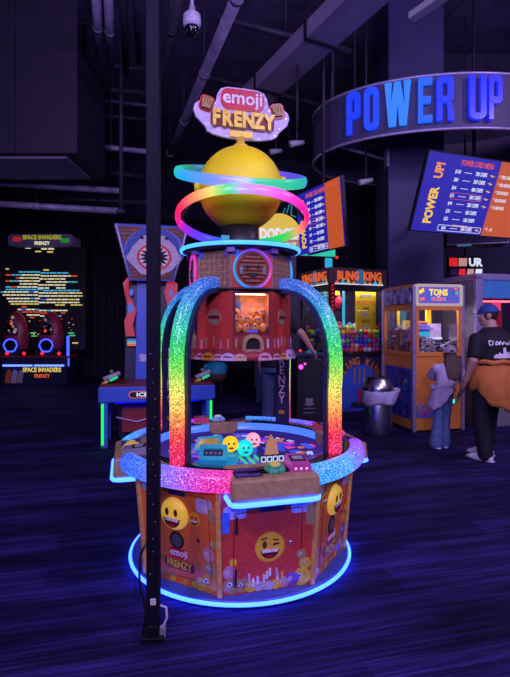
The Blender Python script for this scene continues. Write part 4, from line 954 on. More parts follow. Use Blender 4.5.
mat('plush_brown', (.2, .07, .05), .9, bump=.5, scale=60); mat('plush_dark', (.1, .03, .04), .9, bump=.5, scale=60); mat('plush_red', (.45, .03, .05), .9, bump=.5, scale=60)
for x, z, r, c in pc2:
    o = thing('plush_toy', 'round %s plush toy with two ears inside the red lit cabinet' % {'brown': 'brown', 'dark': 'dark maroon', 'red': 'bright red'}[c], 'toy', T(p.x, p.y, 0) @ RZ(12) @ Vector((x, .28, 1.10)), 12)
    b = MB(); b.ball((0, 0, z-1.10), r, 'plush_'+c, seg=16, rings=12); b.ball((0, 0, (z-1.10)*.4), r*.95, 'plush_'+c, seg=16, rings=12, sc=(1, .8, .65)); b.build('body', o)
    for sx in (-1, 1): MB().ball((sx*r*.7, 0, z-1.10+r*.8), r*.3, 'plush_'+c, seg=10, rings=8).build('ear', o)
p0_, p1_ = at(449, 325, 9.0), at(485, 325, 9.0)
t = thing('lit_wall_sign', 'small red and white lit sign behind the right hand cabinets', 'sign', (p0_.x, 9.0, 0), 4); w = p1_.x-p0_.x
z1, z0 = at(0, 256, 9).z, at(0, 276, 9).z
b = MB(); b.box((w/2, .05, (z0+z1)/2), (w, .09, z1-z0), 'black'); b.build('sign_box', t, .005)
glow('sign_red', (.8, .015, .03), .9); glow('sign_pink', (.8, .35, .35), .7)
b = MB(); hh = z1-z0; b.prism(rrect(w*.24, hh*.42, .01, w*.13, z0+hh*.70), -.003, .006, 'sign_red')
for i in range(4): b.prism([(w*(.28+.06*i), z0+hh*.5), (w*(.33+.06*i), z0+hh*.5), (w*(.34+.06*i), z0+hh*.9), (w*(.29+.06*i), z0+hh*.9)], -.003, .006, 'sign_pink')
b.text('UR', hh*.55, 'white_lit', T(w*.76, 0, z0+hh*.68), .004, .006, .95, .04)
for i in range(4): b.prism([(w*(.03+.24*i), z0+hh*.05), (w*(.22+.24*i), z0+hh*.05), (w*(.24+.24*i), z0+hh*.36), (w*(.06+.24*i), z0+hh*.36)], -.003, .006, ['purple_print', 'sign_red', 'sign_pink', 'white_lit'][i])
b.build('sign_face', t); MB().tube([(w/2, .05, z1), (w/2, .05, CZ)], .02, 'pipe_dark', seg=6).build('drop_pole', t)
p = at(474, 246, 8.4); b = MB(); b.box((0, 0, .35), (.95, .5, .7), 'wall_dark'); ds = b.build('hanging_box', None, .01, T(p) @ RZ(-14)); tag(ds, 'dark hanging ceiling box with a pale lower edge above the small red sign', 'box')
MB().tube([(-.48, -.26, 0), (.48, -.26, 0), (.48, -.26, .12)], .012, 'ring_edge', seg=6).build('edge_trim', ds); MB().box((-.2, -.26, -.02), (.22, .03, .03), 'art_blue').build('strip_lamp', ds)
MB().tube([(0, 0, .7), (0, 0, CZ-p.z)], .03, 'pipe_dark', seg=6).build('drop_pole', ds)

# ------------------------------------------------------------------ yellow domed game behind the rings
p = at(279, 325, 9.5); t = thing('dome_game', 'tall game with a yellow domed DODGER sign, seen through the lower glowing ring', 'arcade machine', (p.x, p.y, 0), 0)
glow('dome_yellow', (.85, .55, .005), .8)
zt_ = at(0, 214, 9.5).z; zm = at(0, 241, 9.5).z; rr = .45
b = MB(); b.box((0, .3, 1.2), (.9, .6, 2.4), 'dark_navy'); b.box((0, .25, 2.75), (.7, .3, .7), 'black'); b.build('cabinet', t, .01)
b = MB(); b.prism([(-rr, zm)]+circ(rr, 28, 0, zm, 1, (zt_-zm)/rr, 180, 0)[1:-1]+[(rr, zm)], -.08, .25, 'dome_yellow'); dm = b.build('dome_sign', t, .02)
b = MB(); b.box((0, .06, zm-.09), (.95, .32, .20), 'tan_glow'); b.text('DODGER', .28, 'white_lit', T(.02, 0, zm+.11), -.085, .02, .68, .04); b.text('KNOCK OUT', .10, 'white_lit', T(0, 0, zm-.09), -.10, .01, 1.1, .02); b.build('dome_lettering', dm)
b = MB()
for i, c in enumerate(('cyan_lit', 'art_orange', 'yellow_lit', 'green_lit', 'blue_lit')): b.box((.55, -.05, 1.46+.03*i), (.22, .1, .026), c)
b.build('rainbow_strip', t)
b = MB(); q = [at(x, y, 10.0)-Vector((p.x, p.y, 0)) for x, y in ((283, 214), (285, 208), (287, 213), (289, 205), (292, 205), (291, 215), (296, 217))]
b.tube(q, .012, 'led', seg=6, cols=[(.05, .45, .55)]*7); b.tube([q[3], Vector((q[3].x, q[3].y, CZ))], .006, 'black', seg=6); tag(b.build('neon_squiggle', None, M=T(p.x, p.y, 0)), 'thin teal neon squiggle hanging above the yellow dome', 'neon sign')
# control console in use behind the hub
p = at(309, 325, 6.7); t = thing('control_console', 'dark waist high control console the reaching person leans on', 'arcade machine', (p.x, p.y, 0), 8)
b = MB(); b.prism([(-.17, .0), (.19, 0), (.19, 1.02), (-.17, 1.08)], 0, .55, 'black'); b.box((0, .28, 1.09), (.40, .62, .05), 'dark_navy'); b.build('console_body', t, .01)
b = MB(); b.ball((-.13, -.03, 1.15), .022, 'red_lit', seg=10, rings=8); b.box((-.13, 0, 1.13), (.05, .05, .04), 'black'); b.build('red_lamp', t)
b = MB(); b.ball((-.12, -.03, .93), .035, 'magenta_lit', seg=12, rings=8); b.ball((-.06, -.02, .97), .018, 'magenta_lit', seg=10, rings=8); b.build('magenta_button', t)
b = MB(); b.lathe([(0, 0), (.07, 0), (.06, .03), (0, .035)], 'teal_lit', T(.06, .1, 1.115), 20); b.build('turntable_button', t)
b = MB()
for i in range(3): b.prism(rrect(.16, .012, .004, .0, .3+.06*i), -.004, 0, 'grey'); 
b.box((0, -.01, .45), (.1, .02, .1), 'grey'); b.build('vent_grille', t)

# ------------------------------------------------------------------ shark game on the left
p = at(98, 325, 5.92); t = thing('shark_game', 'blue arcade game with a toothy shark mouth sign and green light strip legs', 'arcade machine', (p.x, p.y, 0), 12)
W = 1.42
b = MB(); b.prism([(0, .555), (W-.05, .555), (W, .57), (W, .74), (0, .745)], 0, .62, 'blue'); con = b.build('console', t, .012)
b = MB(); b.prism([(.0, .745), (W, .745), (W-.06, .775), (.06, .775)], .02, .60, 'dark_red'); b.build('console_top', con)
b = MB(); b.prism(rrect(.36, .085, .04, .54, .645), -.012, 0, 'art_orange'); b.prism(rrect(.34, .068, .033, .54, .645), -.016, 0, 'black'); b.text('ICE', .065, 'white_lit', T(.52, 0, .645), -.016, .004, 1.5, .03); b.build('name_badge', con)
for i, x in enumerate((.14, 1.28)):
    b = MB(); G = T(x, .16, .775)
    b.tube([(0, 0, 0), (0, 0, .06)], .03, 'black', G, 10); b.tube([(-.09, -.02, .05), (.10, .05, .12)], .03, 'grey_light', G, 8); b.tube([(-.08, -.05, .01), (.09, 0, .07)], .022, 'black', G, 8); b.tube([(-.01, -.07, .04), (.08, -.04, .08)], .018, 'green_lit', G, 8); b.tube([(-.10, -.06, .0), (-.03, -.06, .03)], .02, 'gold', G, 8); b.ball((.0, .05, .14), .022, 'tan', G, 10, 8); b.build('water_gun', t)
for x, y in ((.07, .06), (W-.07, .06), (.07, .56), (W-.07, .56)):
    b = MB(); b.box((x, y, .28), (.08, .08, .56), 'blue'); lg = b.build('leg', t)
    if y < .1: 
        b = MB(); b.box((x+(-.02 if x < .5 else .02), y-.05, .29), (.028, .022, .50), 'led', I4, (.02, 1.1, .32)); b.build('green_light_strip', lg)
b = MB(); b.box((W/2, .72, .28), (1.0, .30, .56), 'dark_navy'); b.box((W/2, .40, .50), (1.1, .05, .03), 'led', I4, (.03, .03, 1.3)); b.box((.45, .35, .30), (.36, .30, .30), 'maroon_print'); b.tube([(.2, .2, .34), (.45, .17, .28), (.7, .2, .34)], .01, 'lavender', seg=8); b.build('lower_cabinet', t)
b = MB(); b.prism([(.27, .56), (.60, .56), (.58, 2.1), (.30, 2.1)], .66, .95, 'dark_navy'); b.prism([(.42, .75), (.62, .75), (.66, 2.1), (.44, 2.1)], .58, .66, 'blue'); b.prism([(.62, .75), (.95, .75), (.95, 2.1), (.62, 2.1)], .70, .95, 'dark_navy'); b.build('tower', t, .006)
glow('tower_dot', (.9, .6, .2), .9)
b = MB()
for i in range(28): b.box((.655, .575, 1.0+.038*i), (.022, .012, .022), 'tower_dot')
b.build('dot_light_column', t)
b = MB(); b.box((.52, .575, 1.06), (.09, .006, .10), 'lavender'); b.build('price_label', t)
glow('fin_red', (.65, .015, .02), .5)
for sx, x in ((-1, .36), (1, .88)):
    b = MB(); b.prism([(x-.06, 1.35), (x+.06, 1.35), (x+.03, 1.5), (x+.08, 1.7), (x+.10*sx, 2.05), (x-.02, 2.15), (x-.08, 1.95), (x-.02, 1.7), (x-.08, 1.55)], .50, .56, 'fin_red'); b.box((x, .60, 1.7), (.05, .10, .1), 'black'); b.prism(circ(.05, 14, x, 1.72, .7, 1.3), .49, .5, 'blue_lit'); b.prism(circ(.035, 14, x+.01, 1.93, .7, 1.3), .49, .5, 'blue_lit'); b.build('red_fin', t)
b = MB(); b.box((.38, .64, 1.27), (.16, .06, .12), 'black')
for i, c in enumerate(('art_orange', 'yellow_lit', 'cyan_lit', 'blue_lit')): b.box((.38, .605, 1.23+.025*i), (.13, .01, .022), c)
b.build('rainbow_screen', t)
# marquee: trapezoid board leaning out at the top
mat('wood_print', (.26, .11, .075), .55, var=.25, scale=14); mat('shark_blue', (.07, .13, .42), .4); mat('shark_pale', (.62, .55, .62), .4); glow('gum_red', (.55, .05, .03), .25, (.5, .05, .03)); mat('wave', (.2, .22, .55), .4)
MQ = T(.64, .40, 2.08) @ RX(14)
b = MB(); tr = [(-.27, 0), (.27, 0), (.44, .72), (-.44, .72)]; b.prism(tr, 0, .16, 'blue', MQ); b.prism([(-.25, .02), (.25, .02), (.42, .70), (-.42, .70)], -.004, 0, 'wood_print', MQ)
for i in range(14):
    z = .05+.048*i; hw = .25+.17*z/.7; b.box((0, -.005, z), (2*hw, .004, .006), 'black', MQ)
for sx in (-1, 1): b.tube([(sx*.28, -.01, 0), (sx*.45, -.01, .72)], .014, 'lavender', MQ, 6)
mq = b.build('marquee', t)
SQ = MQ @ T(0, 0, .36) @ S3(1.42, 1, 1.12) @ T(0, 0, -.34)
b = MB(); c = (.02, .37)
b.prism(circ(.27, 22, c[0], c[1], 1, .98), -.012, 0, 'wave', SQ)
b.prism([(-.26, .30), (-.20, .50), (-.10, .62), (.0, .66), (.10, .63), (.22, .52), (.28, .30), (.17, .42), (.02, .50), (-.13, .42)], -.022, 0, 'shark_blue', SQ)
b.prism([(-.23, .28), (-.17, .42), (-.08, .54), (.02, .57), (.12, .54), (.21, .42), (.26, .28), (.18, .15), (.05, .07), (-.10, .10)], -.028, 0, 'shark_pale', SQ)
b.prism(circ(.155, 26, c[0], .30, 1, 1.02), -.034, 0, 'gum_red', SQ); b.prism(circ(.115, 26, c[0], .30, 1, 1.02), -.038, 0, 'black', SQ)
for k in range(16):
    g = 22.5*k; ca, sa = math.cos(R(g)), math.sin(R(g)); o1, o2 = (c[0]+.135*math.cos(R(g-9)), .30+.138*math.sin(R(g-9))), (c[0]+.135*math.cos(R(g+9)), .30+.138*math.sin(R(g+9))); tp = (c[0]+.085*ca, .30+.087*sa); b.prism([o1, o2, tp], -.044, -.03, 'teeth', SQ)
for sx in (-1, 1): b.prism(circ(.018, 10, c[0]+sx*.11, .52), -.034, 0, 'black', SQ)
b.build('shark_head', mq)
b = MB()
b.tube([(-.275, .08, 0), (-.45, .08, .72)], .02, 'lavender', MQ, sec=[(-.008, -.085), (-.008, .085), (.008, .085), (.008, -.085)], seg=4, ref=(1, 0, 0))
for i in range(11): b.box((-.30-.0158*i, .08, .06+.062*i), (.03, .12, .03), 'dark_navy', MQ)
b.build('side_lattice', mq); MB().box((.64, .72, 2.2), (.14, .5, .10), 'black').build('marquee_bracket', t)
# stool with a teal cover and brown seat
p = at(216, 325, 9.2); t = thing('stool', 'low brown stool draped with a bright teal cloth, past the shark game', 'stool', (p.x, p.y, 0)); mat('brown', (.12, .05, .035), .7); mat('teal_cloth', (.02, .45, .62), .6)
b = MB(); b.lathe([(0, .42), (.12, .43), (.20, .52), (.19, .62), (0, .64)], 'brown', seg=24); b.build('seat', t)
b = MB(); b.lathe([(.20, .60), (.215, .72), (.15, .80), (0, .82)], 'teal_cloth', seg=24); b.box((-.17, -.06, .60), (.10, .12, .34), 'teal_cloth'); b.build('teal_cloth', t, .02)
for k in range(3): q = pol(.12, 120*k, 0); MB().tube([(q.x*.6, q.y*.6, .44), (q.x*1.3, q.y*1.3, 0)], .013, 'black', seg=8).build('leg', t)

# ------------------------------------------------------------------ big dot screen game far left
p = at(44, 325, 12.9); t = thing('dot_screen_game', 'tall two seat game with a giant dotted light screen, far left', 'arcade machine', (p.x, p.y, 0), 0)
u = 12.9/F   # metres per pixel there
def zx(px, py, dy=0): Yq = 12.9+dy; return (px-CX)/F*Yq-p.x, EYE-(py-HY)/F*Yq
glow('dot_dim', (.5, .5, .03), .6); glow('dot_red2', (.5, .02, .03), .6); glow('dot_green2', (.02, .3, .05), .6); glow('dot_white', (.75, .7, .5), 1.0); glow('dot_yellow', (.8, .6, .12), .9); glow('dot_cyan', (.05, .45, .75), .9); glow('dot_red', (.8, .06, .03), .9); glow('dot_green', (.05, .6, .2), .9); glow('dot_blue', (.05, .1, .9), 1.0)
b = MB(); x0, z0 = zx(0, 350); x1, z1 = zx(84, 247); b.prism(rrect(x1-x0+.1, z1-z0, .12, (x0+x1)/2, (z0+z1)/2), 0, .25, 'black'); sc_ = b.build('screen_board', t)
b = MB(); rs = random.Random(4)
rows = [(264, 20, 80, 'r', 9), (269, 6, 78, 'y', 9), (272, 19, 70, 'B', 0), (275, 6, 78, 'w', 0), (278, 16, 66, 'w', 0), (281, 6, 78, 'w', 1), (284, 20, 66, 'w', 0), (287, 6, 66, 'w', 2), (289.5, 6, 80, 'c', 0), (292, 1, 83, 'w', 0), (295, 3, 83, 'w', 0), (298.5, 7, 80, 'w', 0), (301.5, 9, 80, 'w', 0), (304, 11, 83, 'y', 3), (307, 22, 66, 'r', 4), (309.5, 18, 68, 'w', 0), (312, 22, 66, 'o', 2), (315, 27, 62, 'w', 2), (317.5, 30, 60, 'r', 5), (320, 33, 50, 'y', 6)]
for y, xa, xb, kd, gap in rows:
    x = xa; sh = 0
    while x < xb-1:
        L_ = rs.uniform(2.5, 7); xe = min(xb, x+L_); ed = x < 17 or x > 70
        c = {'r': 'dot_red', 'y': 'dot_yellow', 'B': 'dot_cyan', 'w': 'dot_white', 'c': 'dot_cyan', 'o': 'dot_red'}[kd]
        if kd == 'w' and ed and y < 290: c = rs.choice(['dot_green', 'dot_cyan', 'dot_red'])
        elif kd == 'w' and rs.random() < .2: c = rs.choice(['dot_cyan', 'dot_yellow', 'dot_blue', 'dot_yellow'])
        if not (gap and rs.random() < gap*.09):
            ax, az = zx(x, y+(1.0 if x > 37 else 0)-.6); bx_, bz = zx(xe-.6, y+(1.0 if x > 37 else 0)+.6)
            b.prism([(ax, bz), (bx_, bz), (bx_, az), (ax, az)], -.02, 0, c)
        x = xe+(gap*.5 if gap > 3 else .3)
for x, y, c in ((28, 248, 'dot_white'), (36, 247.5, 'dot_white'), (44, 249, 'dot_white'), (51, 249, 'dot_white'), (38, 251.5, 'dot_yellow'), (50, 252, 'dot_yellow'), (33, 333, 'dot_green'), (34, 336, 'dot_green'), (71, 333, 'dot_green'), (72, 335.5, 'dot_green'), (75, 343, 'dot_yellow')):
    ax, az = zx(x-2.5, y-.6); bx_, bz = zx(x+3, y+.6); b.prism([(ax, bz), (bx_, bz), (bx_, az), (ax, az)], -.02, 0, c)
for q in range(26):
    x, y = rs.uniform(10, 78), rs.uniform(318, 335); ax, az = zx(x, y); b.prism([(ax, az), (ax+.02, az), (ax+.02, az+.02), (ax, az+.02)], -.02, 0, rs.choice(['dot_red', 'dot_yellow', 'dot_white']))
b.build('light_dots', sc_)
b = MB(); x0, z0 = zx(8, 246, -.35); x1, z1 = zx(73, 234, -.35); b.prism(rrect(x1-x0, z1-z0, .1, (x0+x1)/2, (z0+z1)/2), -.35, .2, 'duct_pale'); hd = b.build('header_sign', t)
b = MB(); xm, zm_ = zx(42, 237.5, -.35); b.text('SPACE INVADERS', .15, 'dot_dim', T(xm, 0, zm_), -.35, .01, .85, .03); b.text('FRENZY', .12, 'dot_white', T(xm, 0, zm_-.15), -.35, .01, .9, .02)
xx, zz = zx(17, 239, -.35); b.prism(rrect(.22, .12, .03, xx, zz), -.36, -.34, 'dot_red2'); xx, zz = zx(65, 240.5, -.35); b.prism(rrect(.22, .12, .03, xx, zz), -.36, -.34, 'dot_green2'); b.build('header_lettering', hd)
b = MB(); x0, z0 = zx(2, 383, -.75); x1, z1 = zx(66, 358, -.75); b.prism([(x0, 0.0), (x1, 0), (x1, z1), (x0, z1)], -.75, 0, 'dark_navy'); b.prism([(x0-.05, z1), (x1+.05, z1), (x1+.05, z1+.05), (x0-.05, z1+.05)], -.8, 0, 'maroon_print'); fp = b.build('front_bench', t, .01)
b = MB(); xa, za = zx(23, 379); 
for (c0_, c1_) in ((3, 32.5), (34.5, 64)): 
    ax, az = zx(c0_, 364.5, -.75); bx_, bz = zx(c1_, 366.5, -.75); b.box(((ax+bx_)/2, -.76, (az+bz)/2), (bx_-ax, .03, .045), 'led_bright', I4, (.25, .35, 1.0))
b.build('blue_light_strip', fp)
b = MB(); xm, zm_ = zx(42, 370, -.75); b.text('SPACE INVADERS', .15, 'dot_yellow', T(xm, 0, zm_), -.752, .006, .82, .03); b.text('FRENZY', .12, 'art_orange', T(xm, 0, zm_-.15), -.752, .006, .9, .02)
for q, c in ((0, 'orange_print'), (1, 'lavender'), (2, 'grey_light')): ax, az = zx(5+6*q, 382, -.75); b.prism([(ax, .06), (ax+.13, .06), (ax+.17, .36), (ax+.08, .40), (ax+.02, .28)], -.757, -.75, c)
b.build('bench_lettering', fp)
mat('pod_red', (.36, .02, .05), .35, var=.1, scale=5); glow('gun_art', (.55, .35, .3), .5)
for cx_ in (15.5, 50.5):
    b = MB(); xx, zb_ = zx(cx_, 358, -.4); _, zt2 = zx(0, 311, -.4); hh = zt2-zb_
    b.ball((xx, -.35, zb_+hh*.42), 1, 'pod_red', seg=28, rings=18, sc=(.31, .22, hh*.58)); b.box((xx, -.38, zb_+.12), (.62, .5, .24), 'black'); pod = b.build('gun_pod', t)
    b = MB(); _, za = zx(0, 325, -.57); b.prism([(-.15, -.22), (.15, -.22), (.14, -.05), (.09, .05), (.06, .20), (-.05, .22), (-.08, .08), (-.15, -.04)], -.06, 0, 'lavender', T(xx, -.54, za-.02))
    for q in range(14): b.ball((xx+rs.uniform(-.11, .11)*(1 if q < 9 else .5), -.60, za+(-.20+.03*q)), rs.uniform(.02, .045), rs.choice(['gun_art', 'gun_art', 'dot_red', 'grey_light', 'lavender', 'black']), seg=8, rings=6); b.build('laser_gun', pod)
    b = MB(); _, za = zx(0, 345.5, -.67); hx = [(xx+.17*math.cos(R(g)), -.67, za+.16*math.sin(R(g))) for g in (-130, -110, -70, -50, 0, 40, 75, 105, 140, 180)]
    b.tube(hx, .018, 'led_bright', seg=6, closed=True, cols=[(.12, .2, 1.0)]*10); b.prism(circ(.15, 12, xx, za), -.655, -.5, 'black_gloss'); b.build('light_ring', pod)
    for sx in (-8.5, 8.5): ax, az = zx(cx_+sx, 353.5, -.66); MB().ball((ax, -.66, az), .045, 'red_lit', seg=10, rings=8).build('red_lamp', pod)
b = MB(); xx, za = zx(68, 336, -.6); _, zb2 = zx(0, 366, -.6); b.box((xx, -.6, (za+zb2)/2), (.05, .05, za-zb2), 'led_bright', I4, (.12, .2, 1.0)); b.box((xx, -.55, zb2/2), (.06, .06, zb2), 'black'); b.box((xx-.06, -.3, .3), (.06, .6, .04), 'black'); b.build('side_light_post', t)
b = MB(); b.box((zx(33, 0)[0], .2, 1.2), (1.6, .3, 2.4), 'black'); b.build('rear_stand', t)
# ------------------------------------------------------------------ people
mat('skin', (.50, .27, .20), .5, var=.05, scale=12); mat('hair_brown', (.085, .04, .025), .6, var=.4, scale=40); mat('hair_dark', (.03, .018, .012), .6, var=.4, scale=40)
mat('denim', (.10, .17, .36), .8, var=.22, scale=25); mat('denim_dark', (.07, .10, .22), .8, var=.2, scale=25); mat('shirt_lav', (.55, .5, .68), .8, var=.06, scale=10); mat('sweat_lav', (.50, .40, .60), .85, var=.12, scale=14)
mat('shirt_black', (.006, .006, .011), .8, var=.2); mat('hoodie', (.60, .20, .04), .85, var=.12, scale=9); mat('cap_blue', (.016, .065, .28), .7, var=.08); mat('cap_pink', (.50, .36, .50), .7, var=.08); mat('trouser_black', (.006, .0055, .011), .8, var=.2); mat('shoe_white', (.72, .70, .80), .6, var=.06); mat('sole', (.6, .58, .65), .6)
mat('eye_white', (.8, .8, .8), .3); mat('lip', (.35, .1, .09), .5); mat('print_white', (.9, .9, .95), .6); mat('trouser_pale', (.38, .38, .5), .8)
def remesh(o, vox, it=3, f=.5):
    m_ = o.modifiers.new('r', 'REMESH'); m_.mode = 'VOXEL'; m_.voxel_size = vox; m_.use_smooth_shade = True
    s_ = o.modifiers.new('s', 'SMOOTH'); s_.iterations = it; s_.factor = f; return o
def V(*a): return Vector(a)
def limb(b, pts, rs, m, grow=0):
    pts = [Vector(p) for p in pts]
    P = []; Rr = []
    for i in range(len(pts)-1):
        for k in range(6):
            t = k/6; P.append(pts[i].lerp(pts[i+1], t)); t2 = t*t*(3-2*t); Rr.append(rs[i]+(rs[i+1]-rs[i])*t2+grow)
    P.append(pts[-1]); Rr.append(rs[-1]+grow)
    b.tube(P, Rr, m, seg=14)
    for p, r in zip(pts, rs): b.ball(p, r+grow, m, seg=14, rings=10)
def trunk(b, secs, m, grow=0, seg=20):
    P = []; Rr = []
    for i in range(len(secs)-1):
        for k in range(5):
            t = k/5; c = Vector(secs[i][0]).lerp(Vector(secs[i+1][0]), t); P.append(c); t2 = t*t*(3-2*t)
            Rr.append((secs[i][1]+(secs[i+1][1]-secs[i][1])*t2+grow, secs[i][2]+(secs[i+1][2]-secs[i][2])*t2+grow))
    P.append(Vector(secs[-1][0])); Rr.append((secs[-1][1]+grow, secs[-1][2]+grow))
    b.tube(P, Rr, m, seg=seg, ref=(1, 0, 0))
def hand(b, w, d, n, side, m='skin', k=1.0, curl=.5):
    d = d.normalized(); n = (n-d*n.dot(d)).normalized(); lat = d.cross(n)*side
    b.tube([w-d*.01, w+d*.03*k, w+d*.085*k], [(.026*k, .02*k), (.038*k, .017*k), (.038*k, .013*k)], m, seg=12, ref=lat)
    for i, L_ in enumerate((.068, .076, .070, .054)):
        p0 = w+d*.08*k+lat*(.029-.0195*i)*k; ds = d; pts = [p0]
        for q in range(3):
            ds = (ds+n*curl*(.35+.15*q)).normalized(); pts.append(pts[-1]+ds*L_*k*(.42, .33, .25)[q])
        b.tube(pts, [.0088*k, .0085*k, .008*k, .007*k], m, seg=8); b.ball(pts[-1], .007*k, m, seg=8, rings=6)
    p0 = w+d*.025*k+lat*.03*k; td = (d*.65+lat*.7+n*.25).normalized(); pts = [p0, p0+td*.032*k, p0+(td+n*.3).normalized()*.06*k]
    b.tube(pts, [.012*k, .0095*k, .008*k], m, seg=8); b.ball(pts[-1], .008*k, m, seg=8, rings=6)
def head(b, c, M, k=1.0, m='skin'):
    """M orients the head: local +y is where the face looks"""
    H = T(c) @ M @ S3(k, k, k)
    b.ball((0, -.008, .018), 1, m, H, 24, 16, (.078, .096, .108)); b.ball((0, .018, -.05), 1, m, H, 20, 12, (.060, .072, .072)); b.ball((0, .058, -.088), .026, m, H, 12, 8)
    b.ball((0, .092, -.022), .016, m, H, 10, 8, (.8, 1.1, 1.2)); b.ball((0, .088, .0), .011, m, H, 10, 8); b.ball((0, .082, -.058), 1, m, H, 10, 8, (.024, .012, .008))
    for s in (-1, 1): b.ball((s*.079, -.008, -.008), 1, m, H, 12, 8, (.012, .022, .034)); b.ball((s*.045, .062, -.03), .024, m, H, 10, 8)
    return H
def features(par, H):
    for s in (-1, 1):
        e = MB(); e.ball((s*.031, .082, .004), .011, 'eye_white', H, 10, 8); e.ball((s*.031, .0915, .004), .006, 'eye_brown', H, 8, 6); e.build('eye', par)
        MB().tube([(s*.017, .093, .024), (s*.033, .091, .029), (s*.047, .082, .024)], .004, 'hair_dark', H, 6).build('eyebrow', par)
    MB().tube([(-.022, .090, -.058), (0, .095, -.057), (.022, .090, -.058)], .005, 'lip', H, 6).build('mouth', par)
def shoe(p, yaw, L_, name, par, col='shoe_white', wd=.048):
    M = T(p) @ RZ(yaw); b = MB()
    b.tube([(0, -.06, .035), (0, .0, .045), (0, .09*L_/.27, .04), (0, .15*L_/.27, .028), (0, L_-.085, .024)], [(.05, .036), (.055, .042), (.045, .05), (.03, .05), (.012, .03)], col, M, 14, ref=(0, 0, 1))
    b.ball((0, -.055, .04), .04, col, M, 12, 8, (1, .8, 1)); o = b.build(name, par)
    s = MB(); s.tube([(0, -.095, .011), (0, -.03, .011), (0, .08*L_/.27, .011), (0, L_-.08, .012)], [(.011, .032), (.011, .040), (.011, .054), (.011, .03)], 'sole', M, 14, ref=(0, 0, 1)); s.build('sole', o)
    for i in range(4): MB().tube([(-.03, .03+.02*i, .082-.010*i), (.03, .03+.02*i, .082-.010*i)], .004, 'lavender', M, 6).build('lace', o)
    return o
def cap(par, H, m, name='cap', k=1.0):
    b = MB(); vs = []; fs = []; n = 24
    for i in range(9):
        t = PI/2*i/8
        for j in range(n):
            a = 2*PI*j/n; vs.append((.090*k*math.sin(t)*math.cos(a), -.010+.108*k*math.sin(t)*math.sin(a), .035+.100*k*math.cos(t)))
    for i in range(8):
        for j in range(n): q = (j+1) % n; fs.append((i*n+j, (i+1)*n+j, (i+1)*n+q, i*n+q))
    b.add(vs, fs, m, H, True); o = b.build(name, par); s_ = o.modifiers.new('s', 'SOLIDIFY'); s_.thickness = .006
    v = MB(); vs = []; n2 = 16
    for r_ in (0, 1):
        for j in range(n2+1):
            a = R(25+130*j/n2); vs.append(((.090*math.cos(a))*(1+.0*r_), -.01+.106*math.sin(a)+r_*.075*math.sin(R(180*j/n2)), .038-.012*r_*math.sin(R(180*j/n2))))
    v.add(vs, [(j, j+1, n2+2+j, n2+1+j) for j in range(n2)], m, H, True); vo = v.build('visor', o); s_ = vo.modifiers.new('s', 'SOLIDIFY'); s_.thickness = .006
    MB().ball((0, -.010, .137*1.0), .008, m, H, 8, 6).build('cap_button', o)
    return o
def place(o, loc, yaw): o.matrix_world = T(*loc) @ RZ(yaw); return o

# --- the girl, bending towards the ticket cabinet
b = MB()
pel, wst, chs, nk, hd_ = V(0, -.03, .64), V(.03, -.03, .75), V(.09, .08, .90), V(.13, .15, 1.00), V(.18, .22, 1.115)
secs = [(pel-V(0, 0, .05), .10, .08), (pel, .115, .085), (wst, .098, .075), (chs, .118, .082), (V(.12, .13, .965), .105, .07), (nk, .045, .045), (V(.16, .19, 1.06), .04, .04)]
trunk(b, secs, 'skin')
HM = RZ(-8) @ RX(-3); H = head(b, hd_, HM, .95)
shR, elR, wrR = V(.25, .12, .955), V(.325, .07, .77), V(.27, .16, .61); shL, elL, wrL = V(-.02, .13, .955), V(.0, .34, .83), V(.06, .45, .80)
for s, e, w in ((shR, elR, wrR), (shL, elL, wrL)): limb(b, [s, e, w], [.043, .034, .024], 'skin')
hand(b, wrR, V(-.1, .3, -.8), V(-1, .2, 0), 1, k=.8); hand(b, wrL, V(.2, .9, -.1), V(0, 0, -1), 1, k=.8)
legs = [(V(.045, -.03, .62), V(.04, .01, .34), V(.02, .02, .07)), (V(-.045, -.03, .62), V(-.06, -.03, .34), V(-.085, -.03, .07))]
for h, k_, a in legs: limb(b, [h, k_, a], [.075, .05, .035], 'skin'); b.tube([a, a+V(0, .12, -.03)], [.035, .03], 'skin', seg=10)
gx = 2.30; girl = place(remesh(b.build('person'), .008), (gx, 6.02, 0), 0)
tag(girl, 'girl in a pale cap, lavender shirt and flared jeans bending towards the orange cabinet', 'person')
features(girl, H)
b = MB(); trunk(b, [(wst-V(0, 0, .06), .115, .09), (wst, .105, .085), (chs, .125, .092), (V(.12, .13, .965), .115, .08), (V(.13, .15, .995), .06, .055)], 'shirt_lav', .008)
for s, e in ((shR, elR), (shL, elL)):
    d = (e-s); limb(b, [s, s+d*.35, s+d*.78], [.058, .066, .076], 'shirt_lav')
remesh(b.build('t_shirt', girl), .011)
b = MB(); trunk(b, [(pel-V(0, 0, .06), .105, .085), (pel, .112, .088), (wst-V(0, 0, .04), .108, .088)], 'denim', .006)
for h, k_, a in legs: limb(b, [h, k_, V(a.x, a.y-.005, .055)], [.074, .062, .088], 'denim')
remesh(b.build('flared_jeans', girl), .011)
for h, k_, a in legs: shoe(V(a.x, a.y+.01, 0), 5, .20, 'shoe', girl)
